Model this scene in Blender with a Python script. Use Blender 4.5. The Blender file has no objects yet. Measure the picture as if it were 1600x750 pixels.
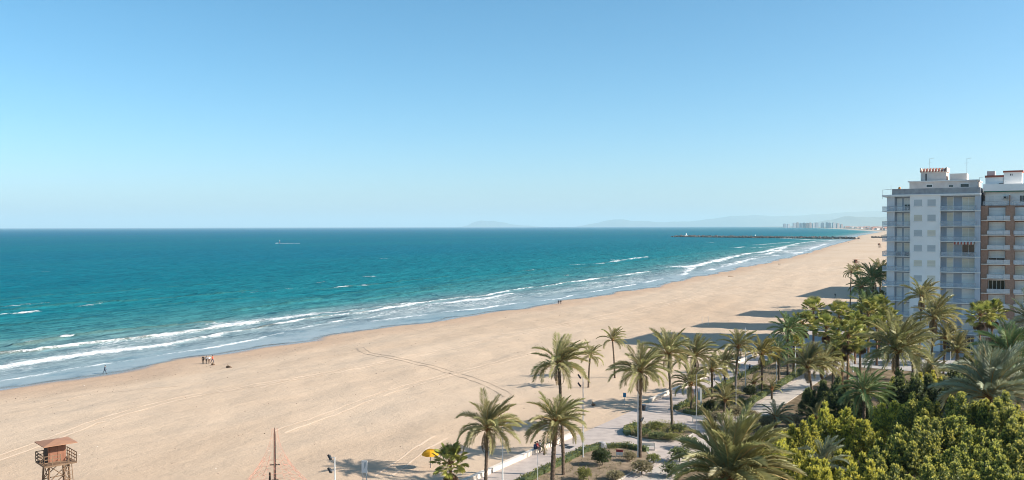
import bpy, math, random
import numpy as np
from mathutils import Vector, Matrix, noise as mnoise
sc = bpy.context.scene
col = sc.collection
random.seed(7)
rng = np.random.default_rng(11)
R = math.radians
# ------------------------------------------------------------------ camera
HC, FPX = 28.0, 1390.0
cam_d = bpy.data.cameras.new('camera')
cam = bpy.data.objects.new('camera', cam_d)
col.objects.link(cam)
cam_d.sensor_width = 36.0
cam_d.lens = 36.0 * FPX / 1600.0
cam_d.clip_start = 0.5
cam_d.clip_end = 400000.0
PITCH = math.atan(21.0 / FPX)
CR = Matrix.Rotation(math.pi / 2 - PITCH, 3, 'X') @ Matrix.Rotation(R(-0.13), 3, 'Z')
cam.matrix_world = Matrix.Translation((0, 0, HC)) @ CR.to_4x4()
sc.camera = cam
# ------------------------------------------------------------------ sky, sun, exposure
SUN_EL = R(30.0)
to_sun = Vector((math.cos(SUN_EL) * 0.986, -math.cos(SUN_EL) * 0.167, math.sin(SUN_EL)))
world = bpy.data.worlds.new('World')
sc.world = world
world.use_nodes = True
wn, wl = world.node_tree.nodes, world.node_tree.links
bg = wn['Background']
sky = wn.new('ShaderNodeTexSky')
sky.sky_type = 'NISHITA'
sky.sun_disc = False
sky.sun_elevation = SUN_EL
sky.sun_rotation = math.atan2(to_sun.x, to_sun.y)
sky.altitude = 0.0
sky.air_density = 0.7
sky.dust_density = 1.0
sky.ozone_density = 3.0
shue = wn.new('ShaderNodeHueSaturation')
shue.inputs['Hue'].default_value = 0.481
shue.inputs['Saturation'].default_value = 1.2
wl.new(sky.outputs[0], shue.inputs['Color'])
wl.new(shue.outputs[0], bg.inputs[0])
bg.inputs[1].default_value = 0.077
sun_d = bpy.data.lights.new('sun', 'SUN')
sun_d.energy = 3.65
sun_d.angle = R(0.53)
sun_d.color = (1.0, 0.93, 0.83)
sun = bpy.data.objects.new('sun', sun_d)
col.objects.link(sun)
sun.location = (60, -20, 80)
sun.rotation_euler = (-to_sun).to_track_quat('-Z', 'Y').to_euler()
vs_ = sc.view_settings
vs_.view_transform = 'Standard'
vs_.look = 'None'
vs_.exposure = 1.34
vs_.gamma = 1.0
vs_.use_curve_mapping = False
sc.render.engine = 'CYCLES'
sc.cycles.max_bounces = 6
sc.cycles.volume_bounces = 1
sc.cycles.filter_width = 1.0
# ------------------------------------------------------------------ place helpers
TH = math.atan(840.0 / FPX)          # heading of the beach, right of straight ahead
ST, CT = math.sin(TH), math.cos(TH)
ZSEA = -0.9
def ray(px, py):
    return CR @ Vector(((px - 800) / FPX, (375 - py) / FPX, -1.0))
def ground(px, py, z=0.0):
    d = ray(px, py); t = (z - HC) / d.z
    return Vector((d.x * t, d.y * t, z))
def at_depth(px, py, Y):
    d = ray(px, py); t = Y / d.y
    return Vector((d.x * t, Y, HC + d.z * t))
def uv(p): return (p[0] * ST + p[1] * CT, -p[0] * CT + p[1] * ST)
def P(u, v, z=0.0): return Vector((u * ST - v * CT, u * CT + v * ST, z))
# ------------------------------------------------------------------ mesh builder
class MB:
    def __init__(s): s.v = []; s.f = []; s.m = []
    def add(s, vs, fs, mi=0):
        o = len(s.v); s.v.extend([tuple(p) for p in vs])
        s.f.extend([tuple(i + o for i in f) for f in fs]); s.m.extend([mi] * len(fs)); return s
    def box(s, x0, x1, y0, y1, z0, z1, mi=0, M=None):
        vs = [(x, y, z) for z in (z0, z1) for y in (y0, y1) for x in (x0, x1)]
        if M is not None: vs = [M @ Vector(p) for p in vs]
        return s.add(vs, [(0, 2, 3, 1), (4, 5, 7, 6), (0, 1, 5, 4), (2, 6, 7, 3), (0, 4, 6, 2), (1, 3, 7, 5)], mi)
    def beam(s, a, b, w, h=None, mi=0):
        a, b = Vector(a), Vector(b); h = h or w; d = (b - a)
        L = d.length; q = d.to_track_quat('X', 'Z').to_matrix().to_4x4()
        return s.box(0, L, -w / 2, w / 2, -h / 2, h / 2, mi, Matrix.Translation(a) @ q)
    def tube(s, pts, rad, n=8, mi=0, cap=True):
        pts = [Vector(p) for p in pts]; vs = []; fs = []
        if not hasattr(rad, '__len__'): rad = [rad] * len(pts)
        ref = Vector((0, 1, 0)) if abs((pts[-1] - pts[0]).normalized().y) < .9 else Vector((1, 0, 0))
        for i, p in enumerate(pts):
            t = (pts[min(i + 1, len(pts) - 1)] - pts[max(i - 1, 0)]).normalized()
            a = t.cross(ref).normalized(); b = t.cross(a)
            for k in range(n):
                w = 2 * math.pi * k / n
                vs.append(p + (a * math.cos(w) + b * math.sin(w)) * rad[i])
        for i in range(len(pts) - 1):
            for k in range(n):
                fs.append((i * n + k, i * n + (k + 1) % n, (i + 1) * n + (k + 1) % n, (i + 1) * n + k))
        if cap:
            fs.append(tuple(range(n - 1, -1, -1))); o = (len(pts) - 1) * n; fs.append(tuple(o + k for k in range(n)))
        return s.add(vs, fs, mi)
    def prism(s, poly, z0, z1, mi=0):
        n = len(poly); vs = [(p[0], p[1], z0) for p in poly] + [(p[0], p[1], z1) for p in poly]
        return s.add(vs, [tuple(range(n - 1, -1, -1)), tuple(range(n, 2 * n))] + [(k, (k + 1) % n, n + (k + 1) % n, n + k) for k in range(n)], mi)
    def blob(s, c, r, seed=0, nu=10, nv=7, amp=.15, mi=0):
        vs = []; fs = []; rr = random.Random(seed); c = Vector(c)
        r = Vector(r) if hasattr(r, '__len__') else Vector((r, r, r))
        for j in range(nv + 1):
            ph = -math.pi / 2 + math.pi * j / nv
            for i in range(nu):
                th = 2 * math.pi * i / nu
                d = Vector((math.cos(ph) * math.cos(th), math.cos(ph) * math.sin(th), math.sin(ph)))
                k = 1 + amp * mnoise.noise(d * 1.7 + Vector((seed * 3.1, seed * 1.7, 0)))*1.6
                vs.append(c + Vector((d.x * r.x, d.y * r.y, d.z * r.z)) * k)
        for j in range(nv):
            for i in range(nu):
                fs.append((j * nu + i, j * nu + (i + 1) % nu, (j + 1) * nu + (i + 1) % nu, (j + 1) * nu + i))
        return s.add(vs, fs, mi)
    def mesh(s, name, mats, smooth=False):
        me = bpy.data.meshes.new(name); me.from_pydata(s.v, [], s.f)
        for m in (mats if isinstance(mats, (list, tuple)) else [mats]): me.materials.append(m)
        if any(s.m): me.polygons.foreach_set('material_index', s.m)
        if smooth: me.polygons.foreach_set('use_smooth', [True] * len(me.polygons))
        me.update(); return me
    def obj(s, name, mats, parent=None, smooth=False):
        return link(name, s.mesh(name, mats, smooth), parent)
def link(name, me, parent=None, M=None):
    o = bpy.data.objects.new(name, me); col.objects.link(o)
    if parent is not None: o.parent = parent
    if M is not None: o.matrix_local = M
    return o
def tag(o, label=None, cat=None, group=None, kind=None):
    if label: o['label'] = label
    if cat: o['category'] = cat
    if group: o['group'] = group
    if kind: o['kind'] = kind
    return o
def thing(name, loc, label, cat, rz=0.0, group=None):
    o = bpy.data.objects.new(name, None); col.objects.link(o)
    o.empty_display_size = .2; o.location = loc; o.rotation_euler = (0, 0, rz)
    return tag(o, label, cat, group)
# ------------------------------------------------------------------ material helper
def nt(name):
    m = bpy.data.materials.new(name); m.use_nodes = True
    t = m.node_tree; return m, t.nodes, t.links, t.nodes['Principled BSDF']
def pm(name, c1, c2=None, scale=3.0, rough=.8, bump=0.0, bscale=None, rnd=0.0, transl=0.0, spec=.3, alpha=1.0, metal=0.0, stretch=(1, 1, 1)):
    m, n, l, b = nt(name)
    c2 = c2 or tuple(x * .75 for x in c1)
    tc = n.new('ShaderNodeTexCoord'); mp = n.new('ShaderNodeMapping'); mp.inputs['Scale'].default_value = stretch
    l.new(tc.outputs['Object'], mp.inputs['Vector'])
    nz = n.new('ShaderNodeTexNoise'); nz.inputs['Scale'].default_value = scale; nz.inputs['Detail'].default_value = 5
    l.new(mp.outputs[0], nz.inputs['Vector'])
    rp = n.new('ShaderNodeValToRGB'); rp.color_ramp.elements[0].position = .32; rp.color_ramp.elements[1].position = .68
    rp.color_ramp.elements[0].color = (*c2, 1); rp.color_ramp.elements[1].color = (*c1, 1)
    l.new(nz.outputs['Fac'], rp.inputs[0]); out = rp.outputs[0]
    if rnd:
        oi = n.new('ShaderNodeObjectInfo'); hs = n.new('ShaderNodeHueSaturation')
        mr = n.new('ShaderNodeMapRange'); mr.inputs[3].default_value = 1 - rnd; mr.inputs[4].default_value = 1 + rnd
        l.new(oi.outputs['Random'], mr.inputs[0]); l.new(mr.outputs[0], hs.inputs['Value'])
        mr2 = n.new('ShaderNodeMapRange'); mr2.inputs[3].default_value = .5 - rnd * .06; mr2.inputs[4].default_value = .5 + rnd * .06
        ml = n.new('ShaderNodeMath'); ml.operation = 'FRACT'; mm = n.new('ShaderNodeMath'); mm.operation = 'MULTIPLY'; mm.inputs[1].default_value = 7.31
        l.new(oi.outputs['Random'], mm.inputs[0]); l.new(mm.outputs[0], ml.inputs[0]); l.new(ml.outputs[0], mr2.inputs[0])
        l.new(mr2.outputs[0], hs.inputs['Hue']); l.new(out, hs.inputs['Color']); out = hs.outputs[0]
    l.new(out, b.inputs['Base Color'])
    b.inputs['Roughness'].default_value = rough; b.inputs['Specular IOR Level'].default_value = spec
    b.inputs['Metallic'].default_value = metal; b.inputs['Alpha'].default_value = alpha
    if bump:
        nb = n.new('ShaderNodeTexNoise'); nb.inputs['Scale'].default_value = bscale or scale * 4; nb.inputs['Detail'].default_value = 4
        l.new(mp.outputs[0], nb.inputs['Vector'])
        bp = n.new('ShaderNodeBump'); bp.inputs['Strength'].default_value = min(1, bump); bp.inputs['Distance'].default_value = .05
        l.new(nb.outputs['Fac'], bp.inputs['Height']); l.new(bp.outputs[0], b.inputs['Normal'])
    if transl:
        tr = n.new('ShaderNodeBsdfTranslucent'); l.new(out, tr.inputs['Color'])
        mx = n.new('ShaderNodeMixShader'); mx.inputs[0].default_value = transl
        l.new(b.outputs[0], mx.inputs[1]); l.new(tr.outputs[0], mx.inputs[2])
        l.new(mx.outputs[0], n['Material Output'].inputs[0])
    return m
# ================================================================== ground, sea, far coast
SHORE_PX = [(0, 603), (100, 591), (200, 576), (300, 559), (400, 543), (500, 529), (600, 513), (700, 496.5), (800, 483), (900, 468.5),
            (1000, 451), (1060, 439), (1120, 426), (1200, 410), (1260, 395.5), (1300, 383), (1335, 374)]
sh = [uv(ground(x, y, ZSEA)) for x, y in SHORE_PX]
sh = [(-60000, 900), (-3000, 320), (-300, 168), (30, 159)] + sh + [(2700, 470), (4634, 693), (5897, 993), (9045, 1758), (13372, 2957), (19700, 5034), (40000, 12000), (90000, 30000)]
shu, shv = np.array([p[0] for p in sh]), np.array([p[1] for p in sh])
def shore(u):
    u = np.asarray(u, float)
    v = np.interp(u, shu, shv)
    k = np.clip((u - 30) / 60, 0, 1) * np.clip((1600 - u) / 800, 0, 1)
    return v + k * (1.5 * np.sin(u / 9.5 + .6) + 1.6 * np.sin(u / 23.0) + .8 * np.sin(u / 4.1 + 2))
def grid_obj(name, us, ss, vfun, zfun, mat, attrs):
    U, S = np.meshgrid(us, ss, indexing='ij'); V = vfun(U, S)
    Z = zfun(U, V, S)
    X = U * ST - V * CT; Y = U * CT + V * ST
    nu_, ns_ = U.shape; co = np.stack([X, Y, Z], -1).reshape(-1, 3)
    idx = np.arange(nu_ * ns_).reshape(nu_, ns_)
    q = np.stack([idx[:-1, :-1], idx[1:, :-1], idx[1:, 1:], idx[:-1, 1:]], -1).reshape(-1, 4)
    me = bpy.data.meshes.new(name)
    me.vertices.add(len(co)); me.vertices.foreach_set('co', co.astype('f').ravel())
    me.loops.add(q.size); me.loops.foreach_set('vertex_index', q.ravel().astype('i'))
    me.polygons.add(len(q)); me.polygons.foreach_set('loop_start', np.arange(0, q.size, 4, dtype='i'))
    me.polygons.foreach_set('loop_total', np.full(len(q), 4, 'i'))
    me.update(calc_edges=True)
    me.polygons.foreach_set('use_smooth', np.ones(len(q), bool))
    for k, fn in attrs.items():
        at = me.attributes.new(k, 'FLOAT', 'POINT'); at.data.foreach_set('value', fn(U, V, S).astype('f').ravel())
    me.materials.append(mat); me.update()
    return link(name, me)
def steps(*segs):
    out = []
    for a, b, d in segs:
        n = max(1, int(round((b - a) / d))); out += list(np.linspace(a, b, n, endpoint=False))
    out.append(segs[-1][1]); return np.array(out)
def fbm(U, V, sc_, seed, octv=3):
    r = np.random.default_rng(seed); out = np.zeros_like(U); a = 1.0; tot = 0
    for o in range(octv):
        for k in range(5):
            th = r.uniform(0, 2 * math.pi); ph = r.uniform(0, 6.28); f = 2 * math.pi / sc_ * (2 ** o) * r.uniform(.7, 1.4)
            out += a * np.sin(f * (U * math.cos(th) + V * math.sin(th)) + ph); tot += a
        a *= .55
    return out / tot * 2.0
# --- sand / soil material
def make_ground_mat():
    m, n, l, b = nt('sand_and_soil')
    def at(k): a = n.new('ShaderNodeAttribute'); a.attribute_name = k; return a.outputs['Fac']
    geo = n.new('ShaderNodeNewGeometry')
    rot = n.new('ShaderNodeMapping'); rot.inputs['Rotation'].default_value = (0, 0, TH)
    l.new(geo.outputs['Position'], rot.inputs[0])     # x: across beach, y: along beach
    def noise(scale, stretch=(1, 1, 1), det=4, rough=.55):
        mp = n.new('ShaderNodeMapping'); mp.inputs['Scale'].default_value = stretch; l.new(rot.outputs[0], mp.inputs[0])
        z = n.new('ShaderNodeTexNoise'); z.inputs['Scale'].default_value = scale; z.inputs['Detail'].default_value = det; z.inputs['Roughness'].default_value = rough
        l.new(mp.outputs[0], z.inputs['Vector']); return z.outputs['Fac']
    def ramp(f, p0, c0, p1, c1):
        r = n.new('ShaderNodeValToRGB'); e = r.color_ramp.elements
        e[0].position, e[0].color, e[1].position, e[1].color = p0, (*c0, 1), p1, (*c1, 1); l.new(f, r.inputs[0]); return r.outputs[0]
    def mix(f, a, c):
        x = n.new('ShaderNodeMix'); x.data_type = 'RGBA'
        if isinstance(f, float): x.inputs[0].default_value = f
        else: l.new(f, x.inputs[0])
        l.new(a, x.inputs[6]) if not isinstance(a, tuple) else setattr(x.inputs[6], 'default_value', (*a, 1))
        l.new(c, x.inputs[7]) if not isinstance(c, tuple) else setattr(x.inputs[7], 'default_value', (*c, 1))
        return x.outputs[2]
    def mr(f, a, bb, c=0., d=1., smooth=True):
        x = n.new('ShaderNodeMapRange'); x.interpolation_type = 'SMOOTHSTEP' if smooth else 'LINEAR'
        for i, q in enumerate((a, bb, c, d)): x.inputs[i + 1].default_value = q
        l.new(f, x.inputs[0]); return x.outputs[0]
    def mul(a, k):
        x = n.new('ShaderNodeMath'); x.operation = 'MULTIPLY'; l.new(a, x.inputs[0])
        if isinstance(k, float): x.inputs[1].default_value = k
        else: l.new(k, x.inputs[1])
        return x.outputs[0]
    sand = ramp(noise(.035, (1, .40, 1), 8, .68), .36, SAND_D, .66, SAND_L)
    damp = mr(noise(.018, (1.3, .35, 1), 3), .47, .66)
    sand = mix(mul(damp, .55), sand, SAND_R)
    grain = mr(noise(1.7, (1, 1, 1), 6, .8), .60, .72)       # scuffs and foot marks
    patch = mr(noise(.06, (1, .7, 1), 3), .40, .62)
    sand = mix(mul(mul(grain, patch), .60), sand, SAND_F)
    shell = mr(noise(2.6, (1, 1, 1), 3, .7), .70, .76)
    sand = mix(mul(shell, .35), sand, (.50, .40, .31))
    # wet strip by the water
    s = at('shore_distance')
    wob = n.new('ShaderNodeMath'); wob.operation = 'MULTIPLY_ADD'; l.new(noise(.09, (1, .5, 1), 4), wob.inputs[0]); wob.inputs[1].default_value = 9.0; l.new(s, wob.inputs[2])
    damp2 = mr(wob.outputs[0], -16., 2.); wet = mr(wob.outputs[0], 1.2, 4.6)
    sand = mix(mul(damp2, .75), sand, (.42, .285, .195)); sand = mix(wet, sand, (.27, .20, .15))
    soil = ramp(noise(.5, (1, 1, 1), 6), .35, (.10, .075, .045), .66, (.25, .185, .12))
    town = ramp(noise(.004, (1, 1, 1), 6, .7), .40, (.09, .10, .06), .62, (.30, .24, .20))
    c = mix(at('soil'), sand, soil); c = mix(at('far_land'), c, town)
    l.new(c, b.inputs['Base Color'])
    r_ = n.new('ShaderNodeMapRange'); l.new(wet, r_.inputs[0]); r_.inputs[3].default_value = .92; r_.inputs[4].default_value = .13; l.new(r_.outputs[0], b.inputs['Roughness'])
    sp = n.new('ShaderNodeMapRange'); l.new(wet, sp.inputs[0]); sp.inputs[3].default_value = .12; sp.inputs[4].default_value = .5; l.new(sp.outputs[0], b.inputs['Specular IOR Level'])
    b.inputs['IOR'].default_value = 1.4
    h = n.new('ShaderNodeMath'); h.operation = 'ADD'; l.new(mul(noise(1.4, (1, 1, 1), 7, .75), .17), h.inputs[0]); l.new(mul(noise(.12, (1, .6, 1), 3), .7), h.inputs[1])
    bp = n.new('ShaderNodeBump'); bp.inputs['Distance'].default_value = 1.0; l.new(h.outputs[0], bp.inputs['Height'])
    dry = n.new('ShaderNodeMapRange'); l.new(wet, dry.inputs[0]); dry.inputs[3].default_value = .75; dry.inputs[4].default_value = .015; l.new(dry.outputs[0], bp.inputs['Strength'])
    l.new(bp.outputs[0], b.inputs['Normal'])
    return m
SAND_L, SAND_D, SAND_R, SAND_F = (.53, .408, .298), (.50, .375, .268), (.46, .330, .225), (.26, .18, .125)
gu = steps((-60000, -4000, 14000), (-4000, -100, 650), (-100, 60, 20), (60, 420, 1.5), (420, 1000, 6), (1000, 2800, 40), (2800, 20000, 900), (20000, 90000, 10000))
gs = np.concatenate([[-1.0, -.6, -.3, -.12, -.04, -.012], np.array([])])
S_rows = np.concatenate([[-80000, -30000, -9000, -3000, -1000, -400, -240], steps((-160, -112, 8), (-112, 8, 1.5), (8, 60, 6)), [120, 400]])
def g_v(U, S): return shore(U) + S
def g_z(U, V, S):
    z = np.zeros_like(U)
    t = np.clip((S + 48) / 48, 0, 1)
    z = np.where(S < 0, ZSEA * (t * t * (3 - 2 * t)) * 1.0, ZSEA - .03 * np.minimum(S, 300))
    bump = .16 * fbm(U, V * 1.6, 21, 5) + .07 * fbm(U, V, 6.5, 6, 2)
    k = np.clip((V - 56) / 6, 0, 1) * np.clip((-2 - S) / 14, 0, 1) * np.clip((900 - U) / 300, 0, 1) * np.clip((U - 60) / 20, 0, 1)
    z = z + bump * k - .03 * (V < 60)
    far = np.clip((U - 5000) / 4000, 0, 1) * np.clip((-S) / 900, 0, 1)
    return z + far * 9
ground_o = grid_obj('ground', gu, S_rows, g_v, g_z, make_ground_mat(), {
    'shore_distance': lambda U, V, S: S,
    'soil': lambda U, V, S: (V < 50) * (U < 2600) * 1.0,
    'far_land': lambda U, V, S: ((U > 2600) & (S < -60)) * 1.0})
tag(ground_o, kind='structure')
# --- sea
FOAM = [  # pixel polyline on the water, half width seaward, half width landward, strength, crest height
    ([(-30, 559), (0, 556.6), (56, 551), (112, 542)], 1.5, 1.0, 1.05, .7),
    ([(114, 541.6), (150, 537.5), (178, 534.5)], 1.2, .8, .75, .7),
    ([(178, 534.5), (225, 529), (258, 525)], 1.0, .5, .35, .7),
    ([(255, 525.5), (310, 518), (350, 512), (400, 506)], 3.0, 1.6, .72, .55),
    ([(-30, 580), (7, 574.5), (56, 566), (123, 556.6), (187, 549), (261, 540), (317, 529), (350, 522), (402, 515), (437, 506.5), (489, 498), (558, 491), (610, 482), (662, 473.5), (700, 468.6), (756, 463), (798, 455), (848, 449), (890, 442), (952, 433.6), (1016, 425)], 1.35, .9, 1.08, .4),
    ([(350, 510), (419, 501), (489, 492.5), (565, 485), (640, 475)], 4.0, 2.2, .75, .3),
    ([(700, 474), (756, 467), (800, 460)], 2.0, 1.4, .9, .2),
    ([(-30, 602), (0, 597.7), (93, 581), (187, 566), (261, 555), (336, 543.5), (405, 530), (440, 522)], .9, .6, 1.15, .12),
    ([(520, 504), (606, 492.5)], 1.2, .8, .85, .1), ([(582, 503), (665, 492.5)], 1.1, .8, .85, .1),
    ([(455, 516), (500, 508)], 1.0, .6, .7, .1),
    ([(690, 488.5), (750, 483), (812, 474), (879, 467), (896, 461.6), (952, 452), (1008, 442), (1036, 436)], 1.1, .8, 1.05, .12),
    ([(1047, 418), (1060, 417), (1075, 417)], 3.5, 2.0, 1.1, .5), ([(1068, 430), (1072, 425), (1085, 418)], 2.0, 1.6, 1.0, .2),
    ([(1080, 417.5), (1110, 410), (1142, 402.5), (1172, 396), (1195, 394), (1212, 388.5), (1250, 380), (1277, 376.5)], 4.0, 3.0, 1.2, .5),
    ([(1100, 424), (1150, 412), (1175, 404)], 2.5, 2, .8, .2), ([(1120, 417), (1160, 408), (1200, 400)], 2.5, 2, .7, .2),
    ([(1195, 398), (1215, 392), (1230, 384), (1255, 383)], 5, 4, .95, .3), ([(1200, 401), (1217, 399)], 4, 3, .9, .2),
    ([(1150, 387.5), (1162, 386)], 7, 4, 1.1, .4), ([(1170, 388), (1215, 385), (1240, 384)], 7, 5, .8, .3), ([(1180, 383), (1240, 378)], 8, 6, .85, .3),
    ([(1205, 371.5), (1255, 374), (1300, 376)], 9, 9, 1.1, .3), ([(1225, 394), (1260, 389)], 4, 3, .8, .2), ([(1240, 399), (1290, 381)], 3, 3, .8, .1),
    ([(527, 450), (549, 448.4)], 2.6, 1.6, 1.15, .6), ([(565, 447.5), (586, 445)], 2.6, 1.6, 1.2, .6), ([(430, 453.5), (475, 451)], 3.5, 2, .48, .3),
    ([(0, 493), (30, 491.5), (58, 488)], 2.2, 1.3, .95, .5), ([(-10, 481.5), (7, 481), (45, 477), (75, 475)], 1.6, 1.0, .72, .6),
    ([(123, 480.5), (172, 474)], 1.4, .9, .72, .5), ([(46, 536.5), (60, 535)], 1.2, .8, 1., .4), ([(97, 530), (110, 528)], 1.2, .8, 1.05, .4), ([(160, 519.5), (172, 518)], 1.2, .8, .8, .4),
    ([(330, 470.5), (345, 469)], 1.4, .9, .75, .4), ([(356, 468.5), (364, 468)], 1.4, .8, .85, .4), ([(380, 458.5), (430, 456)], 1.8, 1.0, .55, .4),
    ([(574, 433.5), (584, 433)], 2.6, 1.6, 1., .5), ([(885, 431.5), (895, 430.5)], 3, 2, 1.1, .5), ([(503, 443), (509, 442.5)], 2.2, 1.4, .85, .4),
    ([(890, 414.5), (935, 412.5)], 4, 2.5, .62, .4), ([(935, 413), (960, 409.5), (974, 407), (1011, 402)], 4, 2.2, 1.1, .5), ([(943, 407), (965, 406.5)], 4, 2.5, .7, .4),
    ([(820, 424), (832, 422.5)], 3, 2, .7, .4), ([(720, 417.5), (745, 416)], 4, 2, .55, .3), ([(600, 405), (606, 404.7)], 4, 2.5, .8, .4), ([(68, 425.5), (76, 425)], 3, 2, .8, .4), ([(420, 419), (440, 418)], 3, 2, .6, .4),
    ([(1108, 379.5), (1114, 379)], 9, 5, .7, .4), ([(920, 373), (926, 373)], 9, 6, .8, .4), ([(1096, 386), (1104, 386)], 7, 4, .7, .4)]
FOAM += [(pl, 2.2, 2.0, 0.0, hh) for pl, hh in (
    ([(-20, 491), (60, 482), (110, 477), (200, 472), (290, 465), (400, 455)], .75), ([(30, 541), (80, 533), (130, 525), (190, 518)], .8), ([(190, 518), (260, 512), (330, 506)], .7),
    ([(250, 479), (330, 471), (400, 466)], .6), ([(370, 487), (430, 479), (500, 470)], .7), ([(0, 512), (80, 504), (150, 497)], .5), ([(500, 454), (600, 444), (700, 433)], .6),
    ([(420, 474), (520, 463), (640, 449)], .5), ([(660, 452), (760, 440), (860, 428)], .6), ([(700, 440), (800, 427), (900, 416)], .5), ([(900, 421), (1000, 409), (1080, 399)], .7),
    ([(120, 462), (220, 453), (330, 445)], .5), ([(0, 470), (90, 462)], .5), ([(560, 470), (640, 459), (720, 449)], .55))]
FW = []
for pl, ws, wld, I, hh in FOAM:
    FW.append((np.array([uv(ground(x, y, ZSEA)) for x, y in pl]), ws * .82, wld * .85, I, hh))
def seg_field(U, V):
    foam = np.zeros_like(U); crest = np.zeros_like(U); halo = np.zeros_like(U)
    uu, vv = U.ravel(), V.ravel(); ff, cc, hl = foam.ravel(), crest.ravel(), halo.ravel()
    wob = 1.5 * fbm(U, V, 26, 31, 3).ravel() + .8 * fbm(U, V, 6, 33, 2).ravel()
    for pts, ws, wld, I, hh in FW:
        pad = 9 * max(ws, wld) + 4
        sel = np.where((uu > pts[:, 0].min() - pad) & (uu < pts[:, 0].max() + pad) & (vv > pts[:, 1].min() - pad) & (vv < pts[:, 1].max() + pad))[0]
        if not len(sel): continue
        x, y = uu[sel], vv[sel]; best = np.full(len(sel), 1e9); sg = np.zeros(len(sel))
        tot = len(pts) - 1
        for i in range(tot):
            a, b = pts[i], pts[i + 1]; d = b - a; L2 = d @ d
            t0 = ((x - a[0]) * d[0] + (y - a[1]) * d[1]) / L2
            t = np.clip(t0, 0, 1); qx, qy = x - (a[0] + t * d[0]), y - (a[1] + t * d[1])
            ds = np.hypot(qx, qy); side = np.sign(d[0] * qy - d[1] * qx) * np.sign(d[0] if abs(d[0]) > 1e-6 else 1)
            k = ds < best; best = np.where(k, ds, best); sg = np.where(k, side, sg)
        dd = np.maximum(0, best + 0.0) ; dsg = dd * sg + wob[sel] * min(1.0, ws / 2)
        g = np.where(dsg > 0, np.exp(-(dsg / (ws * 1.35)) ** 1.3), np.exp(-(dsg / wld) ** 2)) * np.exp(-np.maximum(0, dd - np.abs(dsg) - 2) ** 2 / 4)
        ff[sel] = np.maximum(ff[sel], I * g); hl[sel] = np.maximum(hl[sel], I * np.where(dsg > 0, np.exp(-(dsg / (ws * 3.6)) ** 1.5), np.exp(-(dsg / (wld * 2.2)) ** 2)) * np.exp(-np.maximum(0, dd - np.abs(dsg) - 2) ** 2 / 8))
        cc[sel] = np.maximum(cc[sel], hh * np.exp(-((dsg - .4) / (.8 + ws * .5)) ** 2))
    return ff.reshape(U.shape), cc.reshape(U.shape), hl.reshape(U.shape)
su = steps((-60000, -4000, 14000), (-4000, -100, 650), (-100, 60, 20), (60, 520, 1.0), (520, 1100, 2.2), (1100, 2700, 9), (2700, 20000, 900), (20000, 90000, 10000))
ss = steps((-4, 84, .75), (84, 200, 2.2), (200, 520, 9), (520, 2000, 60), (2000, 12000, 700), (12000, 92000, 10000))
_c = {}
def fields(U, V):
    if 'f' not in _c: _c['f'], _c['c'], _c['h'] = seg_field(U, V)
    return _c['f'], _c['c']
def s_z(U, V, S):
    f, c = fields(U, V)
    near = np.clip((600 - S) / 300, 0, 1) * np.clip((1400 - U) / 500, 0, 1) * np.clip((U + 50) / 80, 0, 1)
    deep = np.clip((S - 8) / 50, 0, 1)
    ph = S / 23.0 + .35 * fbm(U, S, 120, 41, 2) * 3
    swell = .34 * (np.maximum(0, np.sin(ph * 2 * math.pi)) ** 3) * deep
    chop = (.10 * fbm(U, V * 1.3, 9, 42, 2) + .05 * fbm(U, V, 4.2, 44, 1)) * deep
    film = .02 * np.minimum(np.maximum(S, -4), 4)
    return ZSEA + .03 + film + (c + swell + chop) * near
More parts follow.
